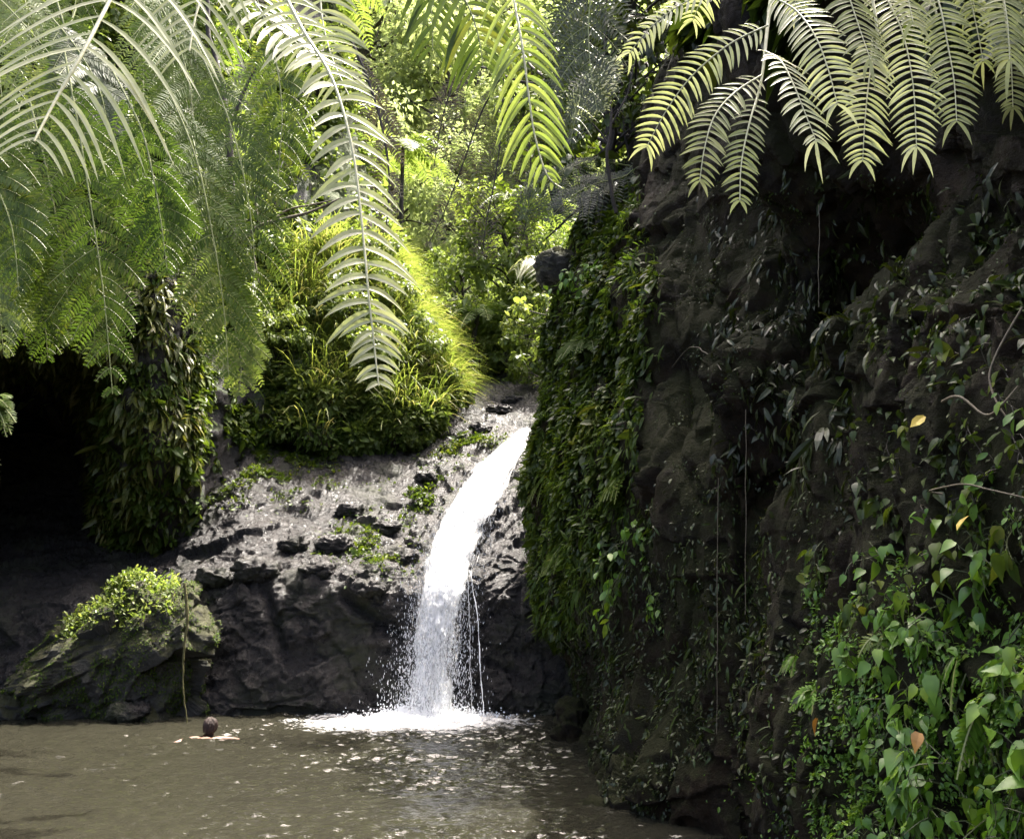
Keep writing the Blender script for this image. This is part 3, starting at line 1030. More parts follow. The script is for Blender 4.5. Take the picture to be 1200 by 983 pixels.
# left brow: narrow drooping leaves hanging over the cave
def brow_mask(a, b):
    m = box(a, b, -400, -300, 236, 640, 20)
    cave = np.clip(1 - (((a - 40) / 78) ** 2 + ((b - 535) / 112) ** 2) ** 2, 0, 1)
    cave2 = np.clip((a < 40) * (b - 490) / 60., 0, 1)
    return m * np.clip(1 - 1.6 * cave, 0, 1) * (1 - cave2) * np.where(b > 560, .5, 1)


emit(cover('hanging_foliage', 'dense narrow drooping leaves hanging over the hollow in the left cliff', LEFT, 36000, brow_mask, LANCE, .22, L_GLOSSY, .9, .6, .45, clump=.75, seed=2))
emit(cover('hanging_foliage', 'finer green leaves among the drooping ones over the hollow', LEFT, 22000, brow_mask, LANCE, .13, L_FERN, .7, .7, .55, lift=.06, clump=.5, seed=35))
emit(cover('creeper_foliage', 'small round-leaved creeper spreading down the left cliff', LEFT, 14000, lambda a, b: brow_mask(a, b) * np.clip((b - 330) / 150, .25, 1), OVAL, .14, L_MID, .6, .7, .4, clump=.7, seed=5))
emit(cover('cave_foliage', 'dim low plants at the foot of the cave', LEFT, 6000, lambda a, b: box(a, b, 40, 560, 235, 700, 25), OVAL, .12, L_MID, .5, .7, .5, clump=.6, seed=9))

emit(cover('ground_cover', 'leafy growth on the corner behind the longest hanging frond', LEFT, 14000, lambda a, b: box(a, b, 225, -380, 460, 420, 20), OVAL, .22, L_BRIGHT, .5, .8, .5, lift=.2, clump=1.4, seed=51))
emit(cover('ground_cover', 'leafy growth over the upper bank', BANK, 14000, lambda a, b: box(a, b, 60, -380, 560, 330, 20), OVAL, .22, L_BRIGHT, .4, .8, .5, lift=.25, clump=1.3, seed=52))
emit(cover('ground_cover', 'small weeds and mosses trailing over the lower edge of the bank', BANK, 12000, lambda a, b: np.clip((b - 400) / 60, 0, 1), OVAL, .10, L_MID, .5, .8, .5, lift=.05, seed=53))
emit(cover('ground_cover', 'fern tips and weeds trailing over the lower edge of the bank', BANK, 8000, lambda a, b: np.clip((b - 400) / 60, 0, 1), LANCE, .16, L_FERN, .7, .7, .5, lift=.05, clump=.6, seed=54))
emit(cover('ground_cover', 'leaves hanging down the wet wall between the leafy brow and the bank', LEFT, 7000, lambda a, b: box(a, b, 205, 330, 340, 560, 25), OVAL, .11, L_MID, .7, .7, .5, clump=.6, seed=55))
# right cliff: far part thickly leaved, nearer part thinner
def ivy_mask(a, b):
    r = np.interp(b, [150, 250, 330, 420, 500, 600, 680, 740, 790], [740, 765, 780, 778, 755, 742, 720, 690, 660])
    return np.clip((r - a) / 40, 0, 1) * np.clip((b - 180) / 40, 0, 1) * np.clip((770 - b) / 70, 0, 1)


emit(cover('creeper_foliage', 'thick curtain of small drooping leaves on the cliff edge right of the fall', CLIFF, 30000, ivy_mask, LANCE, .125, L_MID, .85, .6, .5, clump=.6, seed=3, thr=-.03))
emit(cover('creeper_foliage', 'fresh green fine-leaved patches among the leaf curtain on the cliff edge', CLIFF, 16000, ivy_mask, LANCE, .085, L_FERN, .7, .7, .6, lift=.06, clump=.42, seed=33, thr=-.03))
emit(cover('creeper_foliage', 'small round leaves among the leaf curtain on the cliff edge', CLIFF, 14000, ivy_mask, OVAL, .07, L_MID, .6, .7, .5, lift=.04, clump=.5, seed=34, thr=-.03))
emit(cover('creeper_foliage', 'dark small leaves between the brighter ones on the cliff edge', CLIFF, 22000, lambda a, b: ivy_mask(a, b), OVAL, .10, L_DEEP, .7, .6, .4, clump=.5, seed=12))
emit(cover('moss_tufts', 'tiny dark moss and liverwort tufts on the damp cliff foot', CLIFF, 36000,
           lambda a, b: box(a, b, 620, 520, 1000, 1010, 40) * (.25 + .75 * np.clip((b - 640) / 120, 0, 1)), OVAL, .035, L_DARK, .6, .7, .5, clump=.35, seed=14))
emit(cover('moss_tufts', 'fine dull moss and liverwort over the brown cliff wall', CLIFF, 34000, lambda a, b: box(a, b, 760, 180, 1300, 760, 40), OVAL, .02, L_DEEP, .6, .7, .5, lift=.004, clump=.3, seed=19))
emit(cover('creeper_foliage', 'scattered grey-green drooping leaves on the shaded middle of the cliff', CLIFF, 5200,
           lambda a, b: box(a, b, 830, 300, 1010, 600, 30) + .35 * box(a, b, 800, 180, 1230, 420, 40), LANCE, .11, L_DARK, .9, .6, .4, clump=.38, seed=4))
emit(cover('moss_tufts', 'fine bright green moss and seedlings among the big leaves', CLIFF, 9000,
           lambda a, b: blob(a, b, 1150, 850, 90, 60) + .5 * blob(a, b, 1060, 900, 110, 90) + .3 * box(a, b, 930, 640, 1250, 1000, 30), OVAL, .022, L_FRESH, .5, .8, .5, clump=.25, seed=6))
emit(cover('ledge_moss', 'patches of moss and tiny plants on the wet slide', LEDGE, 9000,
           lambda a, b: .25 * box(a, b, 200, 480, 400, 600, 30) + blob(a, b, 540, 520, 40, 14) + blob(a, b, 490, 580, 26, 20) + .7 * blob(a, b, 430, 640, 40, 26) + blob(a, b, 320, 540, 60, 30) * .6,
           OVAL, .06, L_MID, .2, .9, .5, clump=.5, seed=8))
emit(cover('creeper_foliage', 'dim round leaves scattered over the brown cliff wall', CLIFF, 3800, lambda a, b: box(a, b, 960, 230, 1300, 640, 40) * (.4 + .6 * (a > 1090)), HEART, .05, L_DEEP, .8, .6, .4, clump=.32, seed=17))
emit(cover('creeper_foliage', 'small ferny leaves in patches low on the cliff between fall and leafy corner', CLIFF, 8000, lambda a, b: box(a, b, 640, 560, 930, 900, 40), LANCE, .075, L_DEEP, .8, .6, .5, clump=.5, seed=18))
# top of the cliff, beyond the fern
emit(cover('cliff_top_foliage', 'tangle of leaves crowning the cliff behind the fern fronds', CLIFF, 9000,
           lambda a, b: box(a, b, 690, -420, 1500, 120, 40) * np.clip((60 - b) / 120, 0, 1), OVAL, .22, L_DEEP, .6, .8, .5, clump=.9, seed=22))

# cushion of weeds on the mossy boulder
def on_boulder(n, x0, x1, ylim):
    bv = BOULDER_V
    px, py = proj(bv)
    ok = np.where((px > x0) & (px < x1) & (py < ylim(px)) & (bv[:, 1] < mb[1] + .9))[0]
    return bv[rng.choice(ok, n)]


bp = on_boulder(6500, 72, 208, lambda x: np.interp(x, [72, 130, 208], [756, 742, 722]))
bp = bp[fbm(bp * 2.6, 4, 41) > -.02]
th_ = thing('weed_cushion', 'bright green leafy cushion of weeds on top of the mossy boulder', 'plant', bp.mean(0))
nb = len(bp)
Nn = nrm(rng.normal(0, .5, (nb, 3)) + np.array([0, -.3, .8]))
V, Q, r = inst(OVAL, bp + Nn * (.02 + .2 * rng.random((nb, 1)) ** 2), orient(Nn, .1, .8, .5), rng.uniform(.035, .10, nb))
part('foliage', V, Q, L_BRIGHT, th_, rnd=r)
bq = BOULDER_V[rng.choice(len(BOULDER_V), 60000)]
bq = bq[(fbm(bq * 2.4, 4, 43) > -.05) & (bq[:, 1] < mb[1] + .6)]
Nn = nrm(bq - mb - np.array([0, .4, .3]))
V, Q, r = inst(OVAL, bq + Nn * .004, orient(Nn, .5, .6, .5), rng.uniform(.012, .05, len(bq)))
kind(part('moss', V, Q, L_FERN, bpy.data.objects['boulder'], rnd=r), 'stuff')

# ================================================================== HANGING ROOT
n = 70
t = np.linspace(0, 1, n)
pts = P(216 + 5 * t + 3 * np.sin(t * 7) + np.cumsum(rng.normal(0, .25, n)), 684 + 164 * t, 13.35 + .1 * t)
wd = np.interp(t, [0, .15, .45, .6, 1], [.022, .026, .018, .013, .009]) * (1 + .5 * fbm(np.stack([t * 14, 0 * t, 0 * t], -1), 2, 2))
# hangs clear of the rock
tag(part('hanging_root', *tube(pts, wd, 8)[:2], ROOT, smooth=True), 'yellowish mossy root hanging down the rock face into the pool', 'root')

# ================================================================== PLANTS ON THE RIGHT CLIFF
def climber(px, py, nleaf, spread, leaf, tpl, mat, label, name='climbing_plant', group=None, length=.35, sheet=None, smat=None, cat='plant', down=.9):
    sheet = sheet or CLIFF
    p0, N = sheet.at(px, py)
    N = nrm(N)
    th = thing(name, label, cat, p0, group)
    side = nrm(np.cross(N, [0, 0, 1.]))
    nst = max(1, nleaf // 7)
    stems, lp, lN = [], [], []
    for k in range(nst):
        a = rng.normal(0, spread * .35)
        e = p0 + side * rng.normal(0, spread) + np.array([0, 0, -1]) * rng.uniform(.2, 1) * length + N * rng.uniform(.02, .09)
        s0 = p0 + side * a - N * .03
        mid = (s0 + e) / 2 + N * rng.uniform(.03, .09) + np.array([0, 0, rng.uniform(0, .05)])
        c = cr([s0, mid, e], 9)
        stems.append(tube(c, np.linspace(.0035, .0015, 9), 4))
        m = nleaf // nst
        i = rng.integers(2, 9, m)
        off = side * rng.normal(0, leaf * .55, (m, 1)) + N * rng.uniform(.0, leaf * .5, (m, 1)) + np.array([0, 0, 1]) * rng.normal(0, leaf * .5, (m, 1))
        lp.append(c[i] + off); lN.append(np.broadcast_to(N, (m, 3)))
        for j in range(m):
            stems.append(tube(np.stack([c[i[j]], (c[i[j]] + c[i[j]] + off[j]) / 2 + [0, 0, .012], c[i[j]] + off[j]]), .0018, 3))
    lp, lN = np.concatenate(lp), nrm(np.concatenate(lN) + rng.normal(0, .45, (len(np.concatenate(lN)), 3)))
    V, Q, r = join(*stems)
    part('stem', V, Q, smat or STEM_VINE, th)
    R = orient(lN, down, .5, .45, (.7, .65))
    V, Q, r = inst(tpl, lp, R, leaf * np.clip(np.exp(rng.normal(0, .32, len(lp))), .4, 1.35))
    part('foliage', V, Q, mat, th, rnd=r, smooth=True)
    return th


def where(px, py, zones):
    return min(zones, key=lambda z: ((px - z[0]) / 60) ** 2 + ((py - z[1]) / 50) ** 2)[2]


# dense bright heart-leaved plants bottom right
G = 'heart-leaved plants crowding the lower cliff'
zones = [(950, 700, 'at the left fringe of the leafy patch'), (1020, 640, 'along the top of the leafy patch'), (1130, 640, 'under the yellowed leaf'), (1050, 730, 'above the small fern'),
         (1150, 740, 'in the upper middle of the leafy patch'), (1180, 690, 'by the thin slanting vine'), (1040, 830, 'around the orange dead leaf'), (1110, 820, 'beside the mossy seedlings'), (1170, 850, 'among the mossy seedlings'),
         (1000, 900, 'on the lower left fringe of the leafy patch'), (1080, 920, 'low on the cliff foot'), (1160, 930, 'in the low corner of the leafy patch')]
seen = {}
def climb_zone(px, py, nleaf, spread, leaf, tpl, mat, pre, zn, group, **kw):
    lab = pre + ' ' + where(px, py, zn)
    return climber(px, py, nleaf, spread, leaf, tpl, mat, lab, group=group, **kw)


k = 0
while k < 95:
    px, py = rng.uniform(915, 1230), rng.uniform(600, 985)
    lim = np.interp(py, [600, 680, 760, 850, 983], [985, 925, 945, 975, 1020])
    if px < lim:
        continue
    d = blob(px, py, 1110, 840, 110, 120) + .35 + .3 * (px > 1120)
    if rng.random() > d:
        continue
    fresh = py > 700 or rng.random() < .3
    big = rng.random() < .45
    climb_zone(px, py, int(rng.integers(8, 20)), .12, rng.uniform(.06, .092) if big else rng.uniform(.026, .05), HEART if big or rng.random() < .5 else OVAL,
               L_FRESH if fresh else L_MID, 'bright heart-leaved plant' if fresh else 'dull green heart-leaved plant', zones, G, length=.22)
    k += 1
# sparse plants on the brown middle
zones2 = [(1090, 340, 'high on the brown wall under the fern tips'), (1150, 390, 'by the looping roots'), (1180, 450, 'beside the yellow dangling leaf'), (1050, 480, 'on the bare brown wall'),
          (1160, 540, 'right of the bare brown wall'), (1030, 560, 'at the foot of the bare brown wall'), (950, 560, 'along the mossy buttress edge'), (940, 420, 'in the hollow left of the buttress'),
          (850, 470, 'under the square-edged block'), (870, 560, 'over the dark slot in the cliff'), (980, 330, 'under the overhang')]
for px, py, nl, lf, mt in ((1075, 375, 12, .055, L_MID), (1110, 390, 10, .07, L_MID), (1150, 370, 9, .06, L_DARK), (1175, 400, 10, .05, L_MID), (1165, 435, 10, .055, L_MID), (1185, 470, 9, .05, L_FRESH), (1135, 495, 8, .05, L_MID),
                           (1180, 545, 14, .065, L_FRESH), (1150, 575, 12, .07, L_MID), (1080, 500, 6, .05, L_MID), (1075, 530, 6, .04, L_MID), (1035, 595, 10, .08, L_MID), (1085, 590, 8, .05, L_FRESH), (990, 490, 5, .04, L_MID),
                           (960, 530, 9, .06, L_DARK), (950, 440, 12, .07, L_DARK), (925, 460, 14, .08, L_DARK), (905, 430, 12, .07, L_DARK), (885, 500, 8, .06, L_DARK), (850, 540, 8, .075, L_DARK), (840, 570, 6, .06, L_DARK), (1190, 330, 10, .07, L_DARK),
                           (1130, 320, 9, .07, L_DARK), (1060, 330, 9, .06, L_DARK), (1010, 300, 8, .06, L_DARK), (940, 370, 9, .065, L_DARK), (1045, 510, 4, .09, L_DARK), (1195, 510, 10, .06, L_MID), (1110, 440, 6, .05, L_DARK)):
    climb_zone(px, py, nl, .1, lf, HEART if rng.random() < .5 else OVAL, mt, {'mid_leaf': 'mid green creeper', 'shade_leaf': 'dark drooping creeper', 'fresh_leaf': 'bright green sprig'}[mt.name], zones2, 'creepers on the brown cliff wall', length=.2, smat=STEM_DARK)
# sprigs further along
for px, py, nl, lf, sp, lab in ((762, 618, 90, .10, .3, 'bright leafy bush sprouting from the cliff above the brown cleft'), (735, 665, 50, .10, .25, 'leafy sprig hanging below the bright cliff bush'),
                                (770, 690, 30, .07, .2, 'sparse small-leaved sprig under the bright cliff bush'), (690, 690, 40, .09, .3, 'pale drooping tuft low on the cliff edge by the fall'),
                                (720, 760, 30, .06, .2, 'ragged grey-green tuft on the cliff foot over the pool'), (658, 690, 60, .12, .25, 'long-leaved hanging tuft at the cliff edge beside the fall')):
    climber(px, py, nl, sp, lf, LANCE if 'tuft' in lab else OVAL, L_FRESH if 'bush' in lab else L_MID, lab, length=.5)
climber(700, 310, 160, .5, .1, OVAL, L_FRESH, 'bright mossy-green bush on the cliff top beside the grey boulder', 'shrub', length=.5, cat='shrub')

# dead leaves, roots and thin vines
for px, py, mt, lab in ((1182, 598, L_YELLOW, 'single yellowed leaf hanging near the right cliff edge'), (994, 836, L_ORANGE, 'orange dead leaf caught beside the small fern on the cliff'),
                        (1118, 486, L_YELLOW, 'narrow yellow leaf dangling on the brown cliff wall'), (1097, 832, L_ORANGE, 'brown dead leaf lying among the mossy seedlings')):
    p, N = CLIFF.at(px, py)
    R = orient(N[None], .7, .6, .25)
    V, Q, r = inst(HEART if mt is L_ORANGE else OVAL, p[None] + N * .16, R, [.085])
    tag(part('fallen_leaf', V, Q, mt, rnd=r), lab, 'leaf')


def vine(pix, sheet, rad, mat, label, name='vine', off=.1, sag=0):
    pts = []
    for px, py in pix:
        p, N = sheet.at(px, py)
        pts.append(p + N * off)
    c = cr(pts, 40)
    c = c + fbm(c * 3, 2, 8)[:, None] * np.array([.05, .05, .03])
    return tag(part(name, *tube(c, np.linspace(rad, rad * .6, 40), 5)[:2], mat, smooth=True), label, 'vine')


vine([(1115, 470), (1150, 468), (1185, 488), (1215, 470)], CLIFF, .007, TWIG, 'bare looping root across the upper brown cliff wall')
vine([(1110, 585), (1145, 578), (1180, 592), (1230, 600)], CLIFF, .005, TWIG, 'thin straight vine slanting over the yellowed leaf', off=.2)
vine([(965, 460), (958, 520), (962, 580), (955, 640)], CLIFF, .006, STEM_DARK, 'brown root running down the mossy buttress edge')
vine([(800, 425), (820, 410), (845, 425), (862, 430)], CLIFF, .008, STEM_DARK, 'short dark root bowed over the square-edged block', off=.12)
vine([(1190, 380), (1182, 440), (1195, 500)], CLIFF, .006, TWIG, 'thin root hanging at the edge of the looping roots')
for k, (x, y0, y1, lab) in enumerate(((874, 480, 720, 'hair-thin root thread hanging in front of the dark slot'), (842, 560, 860, 'hair-thin root thread hanging left of the dark slot'), (960, 240, 360, 'hair-thin root thread hanging under the overhang'))):
    p, N = CLIFF.at(x, y0)
    Yk = p[1] - .35
    pts = P(x + np.cumsum(rng.normal(0, .25, 30)), np.linspace(y0, y1, 30), Yk)
    tag(part('root_thread', *tube(pts, .0032, 4)[:2], TWIG), lab, 'root')


# ================================================================== FERN FRONDS
def frond_thing(label, pix, Y, N, npair, length, width, mat, smat, prof=prof_frond, group=None, rad=.008, n=40, name='fern_frond', **kw):
    """pix: photo points along the rachis from base to tip; Y: metres ahead (scalar or per point)."""
    Yv = np.broadcast_to(np.asarray(Y, float), (len(pix),))
    ctrl = P([a for a, _ in pix], [b for _, b in pix], Yv)
    c = cr(ctrl, n)
    th = thing(name, label, 'fern frond', c[0], group)
    part('rachis', *tube(c, np.linspace(rad, rad * .35, n), 6)[:2], smat, th, smooth=True)
    V, Q, r = frond(c, N, npair, length, width, prof, **kw)
    part('foliage', V, Q, mat, th, rnd=r)
    return th


UPN = np.array([0, -.75, .65])
# big sunlit frond top left
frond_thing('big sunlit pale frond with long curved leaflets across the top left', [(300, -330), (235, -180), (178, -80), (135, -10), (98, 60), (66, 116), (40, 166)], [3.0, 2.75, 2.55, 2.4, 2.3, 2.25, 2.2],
            np.array([.15, -.5, .85]), 20, .35, .017, L_FERNSUN, STEM_PALE, prof=lambda t: min(1, .5 + t * 2) * min(1., .28 + (1 - t) * 2.1), rad=.009, ang=.42, droop=.42, tipcurl=.22, nseg=8, jit=.05, start=.1)
frond_thing('second sunlit pale frond arching above the big sunlit one', [(420, -260), (330, -160), (262, -70), (232, 10), (222, 60)], [3.2, 3.0, 2.8, 2.7, 2.65], np.array([.1, -.8, .6]), 15, .22, .016, L_FERNSUN, STEM_PALE,
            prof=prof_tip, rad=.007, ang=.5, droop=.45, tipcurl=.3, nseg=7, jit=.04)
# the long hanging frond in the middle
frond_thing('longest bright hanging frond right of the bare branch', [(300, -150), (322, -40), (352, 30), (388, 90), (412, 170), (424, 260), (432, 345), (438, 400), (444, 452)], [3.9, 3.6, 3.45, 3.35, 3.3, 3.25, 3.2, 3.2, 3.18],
            np.array([.25, -.8, .55]), 38, .185, .032, L_FERNSUN, STEM_PALE, prof=lambda t: min(1, .5 + t * 3) * min(1., .3 + (1 - t) * 2.6), rad=.009, ang=.06, droop=.26, tipcurl=.3, nseg=7, jit=.14, start=.06, fold=.3)
frond_thing('short bright frond behind the top of the longest hanging frond', [(420, -170), (392, -90), (376, -10), (385, 55), (410, 115)], [4.2, 4.0, 3.9, 3.85, 3.8], np.array([-.2, -.9, .4]), 24, .22, .03, L_FERNSUN, STEM_PALE,
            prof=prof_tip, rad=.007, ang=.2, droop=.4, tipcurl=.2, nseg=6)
frond_thing('bright frond with raised white leaflets at the top edge', [(255, -150), (275, -60), (300, 5), (340, 45), (378, 70)], [3.8, 3.6, 3.5, 3.45, 3.4], np.array([.1, -.6, .8]), 18, .16, .03, L_FERNSUN, STEM_PALE, prof=prof_tip, rad=.007, ang=.3, droop=.35, tipcurl=.2, nseg=6)
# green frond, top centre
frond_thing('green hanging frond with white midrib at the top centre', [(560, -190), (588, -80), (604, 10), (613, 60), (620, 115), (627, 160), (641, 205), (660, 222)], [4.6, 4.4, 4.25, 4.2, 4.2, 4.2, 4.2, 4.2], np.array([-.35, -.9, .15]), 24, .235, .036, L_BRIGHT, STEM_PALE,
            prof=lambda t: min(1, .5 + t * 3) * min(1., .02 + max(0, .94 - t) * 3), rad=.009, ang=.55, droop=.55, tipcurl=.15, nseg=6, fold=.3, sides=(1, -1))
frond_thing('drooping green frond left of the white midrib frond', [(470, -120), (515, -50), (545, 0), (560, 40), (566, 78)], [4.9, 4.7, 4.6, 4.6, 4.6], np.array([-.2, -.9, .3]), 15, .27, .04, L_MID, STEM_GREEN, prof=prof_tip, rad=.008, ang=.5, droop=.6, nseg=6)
frond_thing('small green frond hanging at the top edge left of centre', [(455, -90), (490, -40), (505, 10), (507, 60)], [5.2, 5, 5, 5], np.array([.2, -.9, .3]), 11, .24, .035, L_MID, STEM_GREEN, prof=prof_tip, rad=.007, ang=.6, droop=.5, nseg=6)


# twice-divided grey-green fern hanging from the cliff top
def big_fern(label, main, Ym, pinnae, mat=L_FERNGREY):
    c = cr(P([a for a, _ in main], [b for _, b in main], Ym), 40)
    th = thing('fern_frond', label, 'fern frond', c[0], 'grey-green cliff top fern fronds')
    part('rachis', *tube(c, np.linspace(.011, .004, 40), 7)[:2], STEM_PALE, th, smooth=True)
    for pix, Yp, half, wd in pinnae:
        wd *= rng.uniform(.72, .9); half *= rng.uniform(.9, 1.06); mt = mat if rng.random() < .7 else L_FERNSUN
        k = cr(P([a for a, _ in pix], [b for _, b in pix], Yp), 26)
        npair = max(7, int(np.linalg.norm(np.diff(k, axis=0), axis=1).sum() / .0265))
        o = part('pinna', *tube(k, np.linspace(.0042, .0016, 26), 5)[:2], STEM_PALE, th, smooth=True)
        V, Q, r = frond(k, np.array([rng.normal(0, .15), -.9, .42]), npair, half, wd, lambda t: min(1, .55 + t * 2.2) * min(1., .52 + (1 - t) * 2.2), ang=.22, droop=.18, tipcurl=.25, nseg=5, jit=.075, start=.05, fold=.25)
        part('foliage', V, Q, mt, o, rnd=r)
        # the forked, curling tip
        T = nrm(k[-1] - k[-3])
        S = nrm(np.cross(T, np.array([0, -1., 0])))
        tips = []
        for sd in ((-1, 1, .15) if rng.random() < .35 else (-1, .9)):
            u = np.linspace(0, 1, 6)[:, None]
            cc = k[-1] + half * rng.uniform(.6, 1.0) * (u * nrm(S * sd * rng.uniform(.7, 1.2) + T * .5) + u ** 2 * (T * .35 + np.array([0, 0, -.35]) - S * sd * .25))
            w = wd * .5 * np.sin(np.pi * np.clip(u * .88 + .12, 0, 1))
            wn = nrm(np.cross(nrm(np.gradient(cc, axis=0)), np.array([0, -1., 0])))
            v = np.stack([cc - wn * w, cc, cc + wn * w], 1).reshape(-1, 3)
            i, j = np.meshgrid(np.arange(5), np.arange(2), indexing='ij')
            q = np.stack([i * 3 + j, i * 3 + j + 1, (i + 1) * 3 + j + 1, (i + 1) * 3 + j], -1).reshape(-1, 4)
            tips.append((v, q, np.full(len(q), rng.uniform(.4, 1))))
        part('tip', *[x for x in join(*tips)][:2], mt, o, rnd=join(*tips)[2])
    return th


big_fern('grey-green divided frond hanging leftmost from the cliff top', [(935, -260), (915, -140), (905, -20), (898, 45), (893, 90), (884, 128)], [3.5, 3.35, 3.2, 3.1, 3.05, 3.0], [
    ([(904, -22), (850, -18), (800, 5), (765, 30), (738, 62)], [3.2, 3.2, 3.25, 3.3, 3.35], .085, .016),
    ([(900, 30), (855, 52), (812, 88), (782, 128), (758, 172)], [3.1, 3.1, 3.12, 3.15, 3.2], .098, .018),
    ([(893, 88), (862, 108), (838, 135), (826, 172), (820, 212)], [3.05, 3.0, 2.97, 2.95, 2.95], .088, .017),
    ([(888, 112), (880, 138), (872, 172), (868, 200), (867, 235)], [3.02, 2.97, 2.95, 2.94, 2.93], .072, .016),
    ([(896, 60), (915, 72), (930, 100), (943, 132), (956, 165)], [3.08, 3.0, 2.95, 2.93, 2.92], .105, .018),
    ([(903, -4), (932, 12), (955, 42), (970, 80), (981, 122)], [3.15, 3.08, 3.0, 2.97, 2.95], .115, .018),
    ([(908, -70), (870, -60), (838, -30), (822, 0), (812, 24)], [3.25, 3.3, 3.35, 3.4, 3.45], .08, .016)])
big_fern('grey-green divided frond hanging second from the left off the cliff top', [(1040, -280), (1025, -180), (1012, -100), (1018, -30), (1028, 40), (1022, 80)], [3.5, 3.35, 3.2, 3.12, 3.05, 3.05], [
    ([(1012, -100), (985, -60), (992, -15), (1006, 30), (1020, 70)], [3.2, 3.1, 3.02, 2.98, 2.95], .125, .02),
    ([(1022, 45), (1020, 80), (1016, 115), (1013, 150), (1011, 188)], [3.2, 3.18, 3.15, 3.13, 3.12], .108, .018),
    ([(1020, -40), (1040, 0), (1058, 40), (1070, 100), (1074, 172)], [3.2, 3.12, 3.06, 3.02, 3.0], .108, .018),
    ([(1012, -100), (960, -80), (930, -50), (925, -20), (935, 10)], [3.25, 3.2, 3.2, 3.2, 3.2], .1, .018)])
big_fern('grey-green divided frond hanging third from the left off the cliff top', [(1120, -260), (1105, -160), (1090, -90), (1088, -30), (1098, 20)], [3.4, 3.25, 3.15, 3.1, 3.08], [
    ([(1094, -110), (1062, -80), (1055, -50), (1062, -12), (1070, 26)], [3.1, 3.0, 2.95, 2.92, 2.9], .105, .018),
    ([(1090, -30), (1102, 10), (1110, 50), (1118, 95), (1121, 142)], [3.1, 3.05, 3.03, 3.0, 2.98], .11, .018),
    ([(1092, -70), (1120, -40), (1135, -5), (1144, 30), (1152, 72)], [3.2, 3.2, 3.2, 3.2, 3.2], .1, .017)])
big_fern('grey-green divided frond hanging rightmost from the cliff top', [(1200, -250), (1185, -160), (1172, -90), (1170, -30)], [3.3, 3.2, 3.1, 3.05], [
    ([(1172, -90), (1172, -45), (1176, -5), (1181, 30), (1183, 70)], [3.1, 3.02, 2.98, 2.95, 2.93], .12, .02),
    ([(1176, -60), (1205, -30), (1222, 10), (1232, 60), (1236, 110)], [3.1, 3.05, 3.0, 2.98, 2.95], .11, .018),
    ([(1176, -110), (1150, -80), (1140, -50), (1138, -20), (1142, 10)], [3.2, 3.2, 3.2, 3.2, 3.2], .1, .018),
    ([(1172, -40), (1178, 20), (1184, 60), (1186, 95), (1187, 126)], [3.3, 3.3, 3.3, 3.3, 3.3], .08, .017)], mat=L_FERNGREY)


# finely divided drooping fronds (each main leaflet itself cut into slivers)
def divided(label, pix, Y, N, half, group, mat, npin=19, wd=.024, name='fern_frond', smat=None, droop=.5, ang=.45, start=.12, rad=.011, fine=19):
    Yv = np.broadcast_to(np.asarray(Y, float), (len(pix),))
    c = cr(P([a for a, _ in pix], [b for _, b in pix], Yv), 36)
    th = thing(name, label, 'fern frond', c[0], group)
    T = nrm(np.gradient(c, axis=0))
    N = nrm(N - (N * T).sum(-1, keepdims=True) * T)
    S = np.cross(T, N)
    tubes, fr = [tube(c, np.linspace(rad, rad * .3, 36), 6)], []
    for k in range(npin):
        for sd in (-1, 1):
            t = start + (1 - start) * (k + .5) / npin
            i = min(int(t * 35), 35)
            L = half * prof_frond(t) * (1 + rng.normal(0, .07))
            if L < .03 or rng.random() < .06:
                continue
            a = ang + rng.normal(0, .06)
            d = nrm(S[i] * sd * math.cos(a) + T[i] * math.sin(a) + N[i] * rng.normal(0, .08))
            u = np.linspace(0, 1, 8)[:, None]
            cc = c[i] + L * (u * d + u ** 2 * np.array([0, 0, -droop * rng.uniform(.5, 1.5)]) + u ** 2 * T[i] * .1 + u ** 2 * N[i] * rng.normal(0, .18))
            tubes.append(tube(cc, .003, 3))
            fr.append(frond(cc, N[i], max(5, int(fine * L / half)), L * .2 + .02, wd, prof_tip, ang=.3, droop=.1, nseg=2, jit=.05))
    V, Q, r = join(*tubes)
    part('rachis', V, Q, smat or STEM_GREEN, th)
    V, Q, r = join(*fr)
    part('foliage', V, Q, mat, th, rnd=r)
    return th


